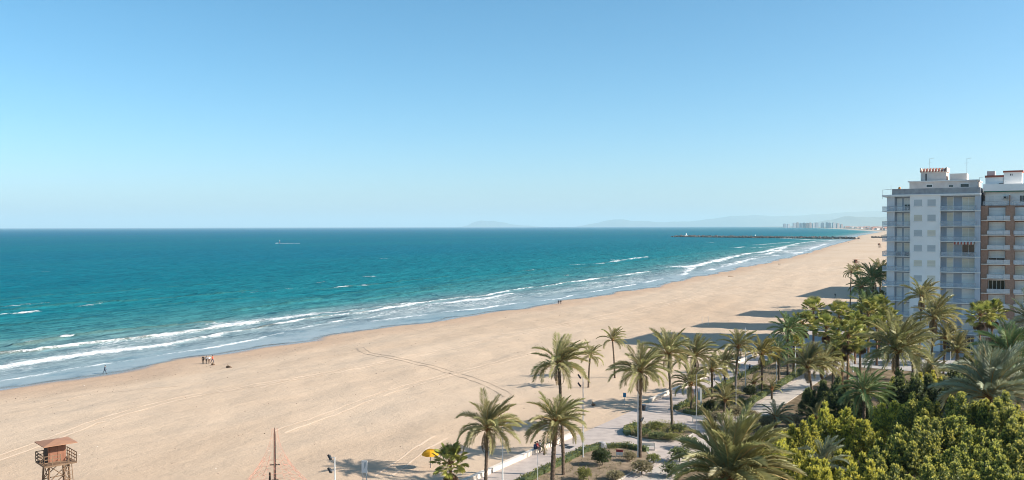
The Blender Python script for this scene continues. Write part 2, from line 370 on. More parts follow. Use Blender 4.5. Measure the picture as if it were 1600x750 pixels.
def make_sea_mat():
    m, n, l, b = nt('sea_water')
    def at(k): a = n.new('ShaderNodeAttribute'); a.attribute_name = k; return a.outputs['Fac']
    geo = n.new('ShaderNodeNewGeometry')
    rot = n.new('ShaderNodeMapping'); rot.inputs['Rotation'].default_value = (0, 0, TH); l.new(geo.outputs['Position'], rot.inputs[0])
    def noise(scale, stretch=(1, 1, 1), det=4, rough=.55, dist=0.):
        mp = n.new('ShaderNodeMapping'); mp.inputs['Scale'].default_value = stretch; l.new(rot.outputs[0], mp.inputs[0])
        z = n.new('ShaderNodeTexNoise'); z.inputs['Scale'].default_value = scale; z.inputs['Detail'].default_value = det; z.inputs['Roughness'].default_value = rough; z.inputs['Distortion'].default_value = dist
        l.new(mp.outputs[0], z.inputs['Vector']); return z.outputs['Fac']
    def mth(op, a, k, k2=None):
        x = n.new('ShaderNodeMath'); x.operation = op
        for i, q in enumerate((a, k, k2)):
            if q is None: continue
            if isinstance(q, (int, float)): x.inputs[i].default_value = q
            else: l.new(q, x.inputs[i])
        return x.outputs[0]
    def mr(f, a, bb, c=0., d=1., smooth=True):
        x = n.new('ShaderNodeMapRange'); x.interpolation_type = 'SMOOTHSTEP' if smooth else 'LINEAR'
        for i, q in enumerate((a, bb, c, d)): x.inputs[i + 1].default_value = q
        l.new(f, x.inputs[0]); return x.outputs[0]
    def mix(f, a, c):
        x = n.new('ShaderNodeMix'); x.data_type = 'RGBA'
        if isinstance(f, float): x.inputs[0].default_value = f
        else: l.new(f, x.inputs[0])
        for i, q in ((6, a), (7, c)):
            if isinstance(q, tuple): x.inputs[i].default_value = (*q, 1)
            else: l.new(q, x.inputs[i])
        return x.outputs[2]
    s = at('shore_distance'); fo = at('foam'); cr = at('crest')
    sw = mth('MULTIPLY_ADD', noise(.02, (1, .3, 1), 4), 50., s); sw = mth('SUBTRACT', sw, 25.)
    rp = n.new('ShaderNodeValToRGB'); l.new(mr(sw, 0, 420, 0, 1, False), rp.inputs[0]); e = rp.color_ramp.elements
    for i, (p, c) in enumerate(WATER):
        el = e[i] if i < 2 else e.new(p)
        el.position = p; el.color = (*c, 1)
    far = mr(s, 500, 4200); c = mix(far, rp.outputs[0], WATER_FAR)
    pat = mr(noise(.0032, (1, .35, 1), 5, .6), .42, .66); c = mix(mth('MULTIPLY', pat, .38), c, WATER_GREEN)
    c = mix(mth('MULTIPLY', mr(noise(.11, (1, .5, 1), 5, .65), .47, .70), .45), c, CHOP_SHADE)  # shaded faces of the chop painted into the water colour
    c = mix(mth('MULTIPLY', mr(noise(.33, (1, .5, 1), 4, .7), .52, .74), .40), c, CHOP_SHADE)
    c = mix(mth('MULTIPLY', mr(noise(.21, (1, .45, 1), 4, .7), .55, .75), .30), c, CHOP_LIGHT)  # highlights of the chop painted into the water colour
    sandy = mth('MULTIPLY', mr(cr, .10, .5), mr(s, 70, 25)); c = mix(mth('MULTIPLY', mr(cr, .10, .5), .6), c, (.03, .12, .115)); c = mix(mth('MULTIPLY', sandy, .6), c, (.22, .175, .12))
    # foam: solid on the breaking crests, laced in the surf behind them
    lace = noise(.42, (1, .55, 1), 7, .72, 1.2); fine = noise(1.6, (1, .7, 1), 5, .7)
    nn = mth('MULTIPLY_ADD', lace, .75, mth('MULTIPLY', fine, .35))
    surf = mth('MULTIPLY', mr(s, 4., 12.), mr(s, 66., 34.)); zone = mr(noise(.045, (1, .35, 1), 3), .38, .66)
    ragged = mr(noise(.055, (1, .8, 1), 4, .65), .30, .64, .30, 1.12); fo = mth('MULTIPLY', fo, ragged)
    dens = mth('ADD', mth('MULTIPLY_ADD', mth('MULTIPLY', at('halo'), ragged), .13, mth('MULTIPLY', fo, .30)), mth('MULTIPLY', mth('MULTIPLY', surf, zone), .235))
    fm = mth('ADD', nn, dens); foam = mth('MULTIPLY', mr(fm, .72, 1.0), .95)
    foam = mth('MAXIMUM', foam, mr(mth('ADD', mth('MULTIPLY', nn, .5), fo), 1.02, 1.55))
    wc = mth('MULTIPLY', mr(noise(.085, (1, .6, 1), 4, .7), .735, .77), mr(s, 90, 200)); foam = mth('MAXIMUM', foam, mth('MULTIPLY', wc, .5))
    c = mix(mth('MULTIPLY', foam, .93), c, (.76, .77, .76))
    l.new(c, b.inputs['Base Color'])
    calm = mr(s, 4., 26.)
    h = mth('MULTIPLY', noise(.55, (1, .55, 1), 5, .6), .9)
    h = mth('MULTIPLY_ADD', noise(.16, (1, .45, 1), 4, .6), 2.6, h)
    h = mth('MULTIPLY_ADD', noise(.035, (1, .4, 1), 4, .6), 6.5, h)
    h = mth('MULTIPLY_ADD', foam, .25, h)
    bp = n.new('ShaderNodeBump'); bp.inputs['Distance'].default_value = 1.; l.new(mth('MULTIPLY_ADD', calm, .62, .06), bp.inputs['Strength']); l.new(h, bp.inputs['Height'])
    # body colour under a sheen; choppy water shows less mirror than the calm film on the sand
    n.remove(b)
    df = n.new('ShaderNodeBsdfDiffuse'); l.new(c, df.inputs['Color']); l.new(bp.outputs[0], df.inputs['Normal'])
    gl = n.new('ShaderNodeBsdfGlossy'); gl.inputs['Roughness'].default_value = .16; l.new(bp.outputs[0], gl.inputs['Normal'])
    fr = n.new('ShaderNodeFresnel'); fr.inputs['IOR'].default_value = 1.33; l.new(bp.outputs[0], fr.inputs['Normal'])
    k = mth('MULTIPLY', fr.outputs[0], mth('MULTIPLY_ADD', mth('SUBTRACT', 1., calm), .42, .05)); k = mth('MULTIPLY', k, mth('SUBTRACT', 1., foam))
    mx = n.new('ShaderNodeMixShader'); l.new(k, mx.inputs[0]); l.new(df.outputs[0], mx.inputs[1]); l.new(gl.outputs[0], mx.inputs[2])
    # the film lets the wet sand through at its edge
    edge = mr(mth('MULTIPLY_ADD', noise(.22, (1, .6, 1), 4), 5., s), 1.0, 4.5)
    tr = n.new('ShaderNodeBsdfTransparent'); m2 = n.new('ShaderNodeMixShader'); l.new(mth('MAXIMUM', edge, foam), m2.inputs[0]); l.new(tr.outputs[0], m2.inputs[1]); l.new(mx.outputs[0], m2.inputs[2])
    l.new(m2.outputs[0], n['Material Output'].inputs[0])
    return m
WATER = [(0.0, (.36, .37, .37)), (.045, (.30, .335, .345)), (.10, (.18, .25, .26)), (.16, (.060, .19, .195)), (.28, (.012, .150, .178)), (.6, (.003, .125, .168)), (1.0, (.002, .120, .178))]
CHOP_LIGHT = (.045, .21, .25)
WATER_FAR, WATER_GREEN, CHOP_SHADE = (.002, .112, .205), (.006, .15, .180), (.001, .066, .112)
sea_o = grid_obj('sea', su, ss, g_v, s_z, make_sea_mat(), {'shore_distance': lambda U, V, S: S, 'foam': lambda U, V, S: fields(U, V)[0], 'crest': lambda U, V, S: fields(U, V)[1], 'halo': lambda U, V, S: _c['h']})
tag(sea_o, kind='structure')
# --- hills across the bay
def hill(name, pts, Y, depth, mat, seed, base=6.0):
    xs = np.array([p[0] for p in pts], float); ys = np.array([p[1] for p in pts], float)
    px = np.linspace(xs[0], xs[-1], 160); py = np.interp(px, xs, ys)
    r = np.random.default_rng(seed); py = py - .35 * np.sin(px / 7. + seed) * (py < 352) - .22 * np.sin(px / 2.9 + 2 * seed) * (py < 353)
    m = MB(); rows = [(-1.0, 0.), (-.75, .28), (-.5, .55), (-.25, .8), (0, 1.), (.4, .6), (1., 0.)]
    vs = []
    for k, (o, hh) in enumerate(rows):
        for i in range(len(px)):
            p = at_depth(px[i], py[i], Y)
            rel = max(0., p.z) * hh * (1 + .12 * math.sin(i * .9 + k * 1.7 + seed) * (0 < hh < 1))
            vs.append((p.x + o * 60 * math.sin(i * .4 + k), Y + o * depth, base * 0 + rel - .5))
    n_ = len(px); fs = [(k * n_ + i, k * n_ + i + 1, (k + 1) * n_ + i + 1, (k + 1) * n_ + i) for k in range(len(rows) - 1) for i in range(n_ - 1)]
    m.add(vs, fs); o = m.obj(name, mat, None, True); return tag(o, kind='structure')
m_hill = pm('hill_scrub', (.11, .115, .07), (.06, .07, .045), scale=.0016, rough=.95, bump=.0)
hill('hill', [(1235, 355), (1268, 349), (1292, 344), (1310, 341), (1318, 338), (1345, 338.5), (1372, 339.5), (1400, 337), (1450, 334), (1520, 336), (1620, 340), (1700, 352)], 33000, 3000, m_hill, 1)
hill('hill', [(900, 354), (930, 349), (948, 344), (972, 342.5), (990, 345), (1040, 347), (1090, 345), (1115, 341), (1150, 337), (1178, 336), (1215, 338), (1260, 336), (1330, 331), (1380, 329), (1450, 331), (1600, 335), (1750, 350)], 52000, 4000, m_hill, 2)
hill('hill', [(715, 355.5), (732, 352), (742, 346.5), (752, 344.5), (770, 345.3), (788, 348), (806, 351), (830, 353), (860, 355.5)], 55000, 2500, m_hill, 3)
# ================================================================== vegetation builders
LEAF = dict(
    date=pm('date_leaf', (0.437, 0.397, 0.172), (0.287, 0.276, 0.113), scale=1.2, rough=.5, rnd=.22, transl=.38, spec=.5),
    blue=pm('blue_leaf', (0.373, 0.389, 0.252), (0.263, 0.284, 0.173), scale=1.2, rough=.5, rnd=.18, transl=.18, spec=.4),
    dark=pm('dark_leaf', (0.265, 0.344, 0.132), (0.158, 0.220, 0.088), scale=1.2, rough=.55, rnd=.2, transl=.15),
    gold=pm('gold_leaf', (.420, .345, .100), (.300, .255, .075), scale=1.2, rough=.5, rnd=.2, transl=.25),
    fan=pm('fan_leaf', (0.450, 0.434, 0.113), (0.247, 0.270, 0.067), scale=1.5, rough=.45, rnd=.28, transl=.28, spec=.4))
RACHIS = pm('rachis', (.50, .33, .11), (.36, .25, .09), scale=4, rough=.6, rnd=.2)
BOOT = pm('leaf_base', (.34, .17, .06), (.17, .09, .045), scale=6, rough=.9, bump=.5)
DEAD = pm('dead_leaf', (.30, .21, .12), (.18, .12, .07), scale=3, rough=.9, rnd=.25)
TRUNK = pm('palm_trunk', (.165, .120, .082), (.075, .054, .038), scale=5, rough=.95, bump=.9, bscale=14, rnd=.15)
FTRUNK = pm('fan_palm_trunk', (.27, .155, .085), (.15, .085, .05), scale=4, rough=.95, bump=.8, bscale=10, rnd=.15, stretch=(1, 1, .3))
BARK = pm('tree_bark', (.14, .11, .08), (.07, .055, .04), scale=6, rough=.95, bump=.6)
def frond_mesh(name, leaf, N, bend, lat, seed, vee=.45, lw=1.0, ll=1.0):
    r = random.Random(seed); m = MB(); n = 26; pos = [Vector((0, 0, 0))]; fr = []
    for i in range(n + 1):
        t = i / n; a = -bend * t ** 1.45 + .04 * math.sin(t * 9 + seed); b = lat * t ** 1.3
        T = Vector((math.cos(a) * math.cos(b), math.cos(a) * math.sin(b), math.sin(a))); S = Vector((-math.sin(b), math.cos(b), 0)); fr.append((T, S, T.cross(S).normalized()))
        pos.append(pos[-1] + T / n)
    ks = [0, 4, 9, 15, 21, n]
    m.tube([pos[k] for k in ks], [.016, .012, .0095, .0065, .004, .0015], 3, 1, False)
    for i in range(N):
        t = .10 + .90 * (i + .5) / N; k = min(n, int(t * n)); T, S, U = fr[k]; p = pos[k].lerp(pos[k + 1], t * n - k if k < n else 1.)
        ln = ll * .215 * (math.sin(math.pi * min(1, .10 + .80 * t)) ** .6) * (1.0 if t > .16 else .5)
        for sg in (-1, 1):
            L = ln * r.uniform(.8, 1.15); ph = R(62 - 30 * t) + r.uniform(-.12, .12); ps = vee + r.uniform(-.35, .35)
            d = (T * math.cos(ph) + (S * sg * math.cos(ps) + U * math.sin(ps)) * math.sin(ph)).normalized()
            W = (T - d * T.dot(d)).normalized() * (.0125 * lw * r.uniform(.8, 1.2)); tip = p + d * L - Vector((0, 0, .22 * L * r.uniform(.2, 1.3)))
            mid = p + d * L * .42
            m.add([p, mid - W, tip, mid + W], [(0, 1, 2), (0, 2, 3)], 0)
    return m.mesh(name, [leaf, RACHIS])
def fan_mesh(name, leaf, seed, droop, dead=False):
    r = random.Random(seed); m = MB(); pl = .78; n = 5
    pts = [Vector((pl * i / n, 0, -.10 * (i / n) ** 2)) for i in range(n + 1)]
    m.tube(pts, [.016, .012, .01, .009, .008, .008], 3, 1, False); c = pts[-1]; K = 28
    for k in range(K):
        a = -2.35 + 4.7 * k / (K - 1); L = .50 * (1 - .22 * (abs(a) / 2.35) ** 2) * r.uniform(.9, 1.08)
        d = Vector((math.cos(a), math.sin(a), .10 + .05 * (k % 2))); W = Vector((-math.sin(a), math.cos(a), .5 if k % 2 else -.5)) * .021
        m1 = c + d * L * .62; tp = c + d * L - Vector((0, 0, (.20 + droop) * L * r.uniform(.5, 1.2)))
        m1.z -= .05 * L
        m.add([c, m1 - W, tp, m1 + W], [(0, 1, 2), (0, 2, 3)], 0)
    return m.mesh(name, [leaf, DEAD if dead else RACHIS])
FR = {}
def fronds(kind, hires=False):
    key = (kind, hires)
    if key not in FR:
        N, lw = (96, .46) if hires else (58, .56)
        FR[key] = [[frond_mesh('frond', LEAF[kind], N, b + .12 * j, la, 10 * i + j, .35 + .12 * j, lw, 1.0 if not hires else .9) for j, la in enumerate((-.22, .05, .28))] for i, b in enumerate((.45, .85, 1.3))]
    return FR[key]
FAN = [fan_mesh('frond', LEAF['fan'], s, d) for s, d in ((1, .0), (2, .15), (3, .3))]
FAND = [fan_mesh('dry_frond', DEAD, s, .5, True) for s in (5, 6)]
DEADF = [frond_mesh('dry_frond', DEAD, 26, 1.0, .1, 91, -.2, 1.0)]
def frame(d, roll, up=Vector((0, 0, 1))):
    x = d.normalized(); y = up.cross(x)
    if y.length < 1e-3: y = Vector((0, 1, 0))
    y.normalize(); z = x.cross(y)
    return Matrix((x, y, z)).transposed().to_4x4() @ Matrix.Rotation(roll, 4, 'X')
WIND = Vector((1.0, .25, 0)).normalized()
TRUNKS = {}
def trunk_mesh(h, r0, r1, lean, seed, mat, rings=None):
    m = MB(); rr = random.Random(seed); n = rings or max(10, int(h / .22)); pts = []; rad = []
    for i in range(n + 1):
        t = i / n; w = lean * (t ** 1.6)
        pts.append(Vector((w.x, w.y, -.15 + (h + .15) * t))); k = r0 + (r1 - r0) * t
        if t < .06: k *= 1.25 - 4 * t
        rad.append(k * (1.09 if i % 2 else .93) * rr.uniform(.97, 1.03))
    m.tube(pts, rad, 9, 0, True); return m.mesh('trunk', mat)
def crown_core(r, h, seed):
    m = MB(); rr = random.Random(seed)
    m.blob((0, 0, 0), (r * 1.25, r * 1.25, h), seed, 8, 5, .25, 0)
    for k in range(16):
        a = k * 2.4; z = h * rr.uniform(-.7, .8); d = Vector((math.cos(a), math.sin(a), rr.uniform(.5, 1.3))).normalized()
        b = Vector((math.cos(a) * r, math.sin(a) * r, z)); m.beam(b, b + d * r * rr.uniform(1.0, 2.0), r * .42, r * .22)
    return m.mesh('crown', BOOT)
def date_palm(base, hz, L, label, kind='date', nf=36, wind=.25, lean=(0, 0), tr=.19, hires=False, dead=3, seed=0, up=0.0, group='date palms in the seafront gardens'):
    rr = random.Random(seed * 77 + 5); t = thing('date_palm', base, label, 'palm tree', 0, group)
    up += rr.uniform(-9, 9); wind *= rr.uniform(.6, 1.5); dead = dead and dead + rr.randrange(0, 6); L *= rr.uniform(.94, 1.08)
    if lean == (0, 0): lean = (rr.uniform(-.07, .07) * hz, rr.uniform(-.05, .05) * hz)
    base0 = t.location; t.location = (base0.x - lean[0], base0.y - lean[1], base0.z)
    ln = Vector((lean[0], lean[1], 0)); link('trunk', trunk_mesh(hz, tr, tr * .82, ln, seed, TRUNK), t)
    c = link('crown', crown_core(tr * 1.15, .42, seed), t); c.location = (ln.x, ln.y, hz + .1)
    fs = fronds(kind, hires)
    nf = int(nf * 1.05)
    for i in range(nf):
        q = (i + .5) / nf; az = i * 2.39996 + rr.uniform(-.25, .25)
        el = R(86 - 97 * q ** .95 + up) + rr.uniform(-.13, .13)
        d = Vector((math.cos(el) * math.cos(az), math.cos(el) * math.sin(az), math.sin(el)))
        d = (d + WIND * wind * (.35 + .65 * max(0, math.sin(el)))).normalized()
        cls = 0 if q < .3 else (1 if q < .68 else 2)
        me = fs[min(2, max(0, cls + rr.choice((-1, 0, 0, 0, 1))))][rr.randrange(3)]
        s = L * rr.uniform(.82, 1.08) * (.80 if q < .12 else 1.0)
        M = Matrix.Translation(Vector((math.cos(az), math.sin(az), 0)) * tr * .7 + Vector((0, 0, .30 - .45 * q))) @ frame(d, rr.uniform(-.35, .35)) @ Matrix.Diagonal((s, s, s, 1))
        link('frond', me, c, M)
    for i in range(dead):
        az = rr.uniform(0, 6.28); d = Vector((math.cos(az) * .5, math.sin(az) * .5, -.9)); s = L * rr.uniform(.45, .65)
        link('dry_frond', DEADF[0], c, Matrix.Translation((math.cos(az) * tr, math.sin(az) * tr, -.15)) @ frame(d, 0) @ Matrix.Diagonal((s, s, s, 1)))
    return t
def fan_palm(base, hz, L, label, nf=34, dead=14, lean=(0, 0), tr=.2, seed=0, group='fan palms in the seafront gardens'):
    rr = random.Random(seed * 31 + 9); t = thing('fan_palm', base, label, 'palm tree', 0, group); ln = Vector((lean[0], lean[1], 0))
    link('trunk', trunk_mesh(hz, tr, tr * .7, ln, seed, FTRUNK), t)
    c = link('crown', crown_core(tr * .9, .35, seed), t); c.location = (ln.x, ln.y, hz + .05)
    for i in range(nf + dead):
        q = (i + .5) / nf; az = i * 2.39996 + rr.uniform(-.3, .3); dd = i >= nf
        el = R(86 - 118 * q) + rr.uniform(-.15, .15) if not dd else R(rr.uniform(-78, -52))
        d = Vector((math.cos(el) * math.cos(az), math.cos(el) * math.sin(az), math.sin(el)))
        if not dd: d = (d + WIND * .12).normalized()
        s = L * .82 * rr.uniform(.85, 1.12) * (.8 if dd else 1)
        M = Matrix.Translation((math.cos(az) * tr * .5, math.sin(az) * tr * .5, .2 - .4 * min(1, q) - (.35 if dd else 0))) @ frame(d, rr.uniform(-.5, .5)) @ Matrix.Diagonal((s, s, s, 1))
        link('dry_frond' if dd else 'frond', rr.choice(FAND if dd else FAN), c, M)
    return t
# --- leafy crowns, shrubs and hedges made of leaf faces on shoots
def leaf_quad(m, p, d, w, L, nrm, mi):
    s = d.cross(nrm)
    if s.length < 1e-4: s = d.orthogonal()
    s = s.normalized() * w
    m.add([p, p + d * L * .5 - s, p + d * L, p + d * L * .5 + s], [(0, 1, 2, 3)], mi)
def rvec(r):
    while True:
        v = Vector((r.uniform(-1, 1), r.uniform(-1, 1), r.uniform(-1, 1)))
        if .05 < v.length < 1: return v.normalized()
def shoot(m, r, p, d, L, nl, w, ll, young):
    for k in range(nl):
        t = (k + .6) / nl; a = k * 2.4 + r.uniform(-.4, .4); o = d.orthogonal().normalized(); b = d.cross(o)
        out = (o * math.cos(a) + b * math.sin(a)); dr = (out * (1.15 - .75 * t) + d * (.35 + .7 * t)).normalized()
        leaf_quad(m, p + d * L * t, dr, w * r.uniform(.8, 1.2), ll * (1 - .35 * t) * r.uniform(.8, 1.2), (rvec(r) * .6 + d).normalized(), 1 if t > 1 - young else 0)
CROWN_CACHE = {}
def leafy_crown(key, mats, lobes, seed, per, nl, w, ll, young, fill, size):
    """lobes: (centre, radii, upness) ellipsoid masses; shoots grow outward from their skins"""
    r = random.Random(seed); m = MB()
    for c, rad, upn in lobes:
        c = Vector(c); rad = Vector(rad)
        for k in range(per):
            v = rvec(r)
            if v.z < -.45: v.z = -v.z
            p = c + Vector((v.x * rad.x, v.y * rad.y, v.z * rad.z)) * r.uniform(.62, 1.0)
            d = (v + Vector((0, 0, upn)) + rvec(r) * .35).normalized()
            shoot(m, r, p, d, size * r.uniform(.7, 1.3), nl, w, ll, young)
        for k in range(fill):
            v = rvec(r) * r.uniform(.1, .85); p = c + Vector((v.x * rad.x, v.y * rad.y, v.z * rad.z)); leaf_quad(m, p, rvec(r), w * 1.8, ll * 1.6, rvec(r), 0)
    return m.mesh('crown', mats)
M_BUSH = {}
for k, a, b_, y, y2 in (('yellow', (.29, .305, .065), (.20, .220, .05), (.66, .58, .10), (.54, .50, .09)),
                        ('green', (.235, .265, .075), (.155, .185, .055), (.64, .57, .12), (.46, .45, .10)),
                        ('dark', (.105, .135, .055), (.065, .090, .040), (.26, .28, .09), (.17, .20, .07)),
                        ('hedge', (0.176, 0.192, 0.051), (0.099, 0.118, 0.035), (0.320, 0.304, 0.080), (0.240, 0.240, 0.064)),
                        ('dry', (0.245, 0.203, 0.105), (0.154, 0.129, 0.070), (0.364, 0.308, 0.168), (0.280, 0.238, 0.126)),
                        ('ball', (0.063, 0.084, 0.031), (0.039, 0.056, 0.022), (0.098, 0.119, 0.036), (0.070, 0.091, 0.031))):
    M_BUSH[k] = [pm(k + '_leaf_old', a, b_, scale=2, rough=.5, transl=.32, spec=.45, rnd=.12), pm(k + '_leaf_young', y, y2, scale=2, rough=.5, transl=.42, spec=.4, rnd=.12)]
def tree_crown(kind, var):
    key = ('tree', kind, var)
    if key not in CROWN_CACHE:
        r = random.Random(var * 13 + len(kind)); lobes = [((0, 0, -1.3), (1.5, 1.5, 1.2), .3)]
        for k in range(11):
            a = k * 2.4 + r.uniform(-.3, .3); q = (k + .5) / 11; rad = 2.3 * math.sqrt(q); z = .75 - 2.2 * q * q + r.uniform(-.75, .55)
            s = r.uniform(.62, 1.02); hgt = r.uniform(1.3, 2.1) * (.8 if q > .7 else 1)
            for f in (0, .33, .66, 1.0):
                w_ = s * (1.05 - .78 * f); lobes.append(((math.cos(a) * rad + r.uniform(-.12, .12), math.sin(a) * rad + r.uniform(-.12, .12), z + hgt * (f - .5)), (w_, w_, hgt * .26), .5 + .8 * f))
        CROWN_CACHE[key] = leafy_crown(key, M_BUSH[kind], lobes, var, 34, 10, .055, .19, .52 if kind == 'yellow' else .34, 46, .34)
    return CROWN_CACHE[key]
def limbs(h, r0, seed, spread):
    m = MB(); r = random.Random(seed); m.tube([(0, 0, -.1), (.05, .03, h * .3), (0, .08, h * .55)], [r0 * 1.2, r0, r0 * .8], 7)
    for k in range(5):
        a = k * 1.26 + r.uniform(-.3, .3); d = Vector((math.cos(a), math.sin(a), 0)) * spread
        m.tube([(0, .08, h * .5), d * .45 + Vector((0, 0, h * .72)), d + Vector((0, 0, h * r.uniform(.95, 1.1)))], [r0 * .6, r0 * .4, r0 * .15], 5)
    return m.mesh('trunk', BARK)
LIMB = [limbs(4.6, .16, s, 1.5) for s in (1, 2)]
def tree(base, top, s, kind, label, var, rz, group, name='garden_tree'):
    t = thing(name, base, label, 'tree', rz, group); cz = top - 1.9 * s
    top += .5 * math.sin(rz * 3); cz = top - 1.9 * s; tr = link('trunk', LIMB[var % 2], t); tr.scale = (s, s, max(.3, cz / 4.6))
    c = link('crown', tree_crown(kind, var), t); c.location = (0, 0, cz); c.scale = (s, s, s * 1.12); return t
def shrub_crown(kind, var):
    key = ('shrub', kind, var)
    if key not in CROWN_CACHE:
        r = random.Random(var + 3); lobes = [((r.uniform(-.25, .25), r.uniform(-.25, .25), .62 + r.uniform(-.1, .1)), (r.uniform(.62, .8), r.uniform(.62, .8), r.uniform(.45, .6)), .3) for _ in range(3)]
        CROWN_CACHE[key] = leafy_crown(key, M_BUSH[kind], lobes, var, 75 if kind != 'ball' else 110, 8, .04, .13, .4, 60, .22)
    return CROWN_CACHE[key]
STEM = MB().tube([(0, 0, -.1), (.02, 0, .3), (0, .02, .7)], [.05, .04, .02], 6).tube([(0, 0, .3), (.25, .1, .7)], [.03, .012], 5).tube([(0, 0, .3), (-.22, -.12, .7)], [.03, .012], 5).mesh('stem', BARK)
def shrub(base, sx, sz, kind, label, var=0, rz=0., group=None, name='garden_shrub'):
    t = thing(name, base, label, 'shrub', rz, group); link('stem', STEM, t).scale = (sx, sx, sz)
    link('crown', shrub_crown(kind, var), t).scale = (sx, sx, sz); return t
def hedge(pts, w, h, label, kind='hedge', seed=0, dens=95, name='clipped_hedge'):
    """pts: (u, v) line; a clipped hedge with leafy faces over a twiggy core"""
    r = random.Random(seed); m = MB(); core = MB(); o = P(*pts[0])
    for (u0, v0), (u1, v1) in zip(pts[:-1], pts[1:]):
        a, b = P(u0, v0) - o, P(u1, v1) - o; d = (b - a); L = d.length; d.normalize(); s = Vector((-d.y, d.x, 0))
        core.beam(a + Vector((0, 0, h * .46)) - d * .05, b + Vector((0, 0, h * .46)) + d * .05, w * .82, h * .86)
        for k in range(int(L * dens)):
            f = r.random(); x = r.uniform(-.1, L + .1)
            wob = 1 + .10 * math.sin(x * 1.7 + seed) + .06 * math.sin(x * 4.1)
            if f < .5: p = a + d * x + s * r.uniform(-w / 2, w / 2) + Vector((0, 0, h * wob * r.uniform(.92, 1.05))); nrm = Vector((0, 0, 1))
            else:
                sg = 1 if f < .75 else -1; p = a + d * x + s * sg * w / 2 * r.uniform(.9, 1.08) + Vector((0, 0, h * wob * r.random())); nrm = s * sg
            leaf_quad(m, p, (nrm * .7 + rvec(r)).normalized(), .055, .16, rvec(r), 1 if r.random() < .4 else 0)
    t = thing(name, o, label, 'hedge', 0, 'clipped hedges along the garden beds'); core.obj('twigs', M_BUSH['dark'][0], t); m.obj('foliage', M_BUSH[kind], t); return t
# ================================================================== promenade, paths and beds
def uvpoly_sheet(name, poly, z, mat, thick=.12, parent=None):
    m = MB(); n = len(poly); q = [P(u, v) for u, v in poly]
    m.prism([(p.x, p.y) for p in q], z - thick, z); return m.obj(name, mat, parent)
PAVE = pm('paving', (.47, .395, .345), (.37, .31, .275), scale=.9, rough=.8, bump=.15, bscale=9)
PAVE2 = pm('path_paving', (.48, .42, .36), (.38, .33, .285), scale=.7, rough=.85, bump=.15, bscale=9)
KERB = pm('kerb_stone', (.46, .42, .37), (.36, .33, .29), scale=3, rough=.85)
SOIL = pm('bed_soil', (.29, .215, .145), (.17, .125, .08), scale=.8, rough=.95, bump=.6, bscale=5)
STREETC = pm('pale_street_concrete', (.42, .39, .37), (.34, .32, .30), scale=1.2, rough=.9, bump=.2)  # pale concrete, kept light to bounce sun onto the facade
LAWN = pm('ground_cover', (.085, .095, .030), (.045, .055, .02), scale=1.5, rough=.9, bump=.9, bscale=7)
WHITE = pm('white_wall_paint', (.70, .62, .53), (.58, .50, .42), scale=1.5, rough=.75, bump=.1)
tag(uvpoly_sheet('promenade', [(40, 39.0), (206, 39.0), (206, 53.95), (40, 53.95)], .06, PAVE), kind='structure')
tag(uvpoly_sheet('garden_path', [(40, 35.4), (206, 35.4), (206, 38.9), (40, 38.9)], .05, PAVE2), kind='structure')
tag(uvpoly_sheet('street', [(186, -90), (217.4, -90), (217.4, 35.2), (186, 35.2)], .02, STREETC), kind='structure')
tag(uvpoly_sheet('pavement', [(206.2, 35.4), (420, 35.4), (420, 54.5), (206.2, 54.5)], .05, PAVE), kind='structure')
def bed(poly, label):
    m = thing('planting_bed', P(*poly[0]), label, 'planting bed'); o = P(*poly[0]); n = len(poly)
    q = [P(u, v) - o for u, v in poly]; MB().prism([(p.x, p.y) for p in q], .02, .15).obj('soil', SOIL, m)
    k = MB()
    for a, b in zip(q, q[1:] + q[:1]): k.beam(a + Vector((0, 0, .10)), b + Vector((0, 0, .10)), .16, .17)
    k.obj('kerb', KERB, m); return m
def arc(cu, cv, ru, rv, a0, a1, n=8): return [(cu + ru * math.cos(R(a0 + (a1 - a0) * i / n)), cv + rv * math.sin(R(a0 + (a1 - a0) * i / n))) for i in range(n + 1)]
bed([(60, 41.0), (98, 40.2)] + arc(98, 45.0, 5.5, 4.2, -80, 80) + [(96, 49.4), (60, 49.0)], 'sandy planting bed with scattered shrubs in the lower middle, nearest to the viewer')
bed(arc(113.5, 45.2, 5.4, 4.4, 0, 340, 16), 'oval planting bed covered in low green plants behind the nearest white bench')
bed(arc(130, 45, 4.5, 4.0, 90, 270, 8) + [(200, 40.2), (200, 48.8), (130, 49.0)], 'long planting bed between promenade and garden path, row of palms in it')
# --- low white seat wall between promenade and sand
wl_t = thing('seat_wall', P(62, 54.2), 'low white seat wall dividing the promenade from the sand', 'wall')
for k in range(26):
    a = 62 + k * 5.4; L = 5.395; bx = MB(); wob = .004 * (k % 2)
    p0, p1 = P(a, 54.25 + wob) - P(62, 54.2), P(a + L, 54.25 + wob) - P(62, 54.2)
    if 103 < a < 127: continue
    bx.beam(p0 + Vector((0, 0, .22)), p1 + Vector((0, 0, .22)), .42, .52); bx.beam(p0 + Vector((0, 0, .525)), p1 + Vector((0, 0, .525)), .54, .08)
    bx.obj('wall_section', WHITE, wl_t)
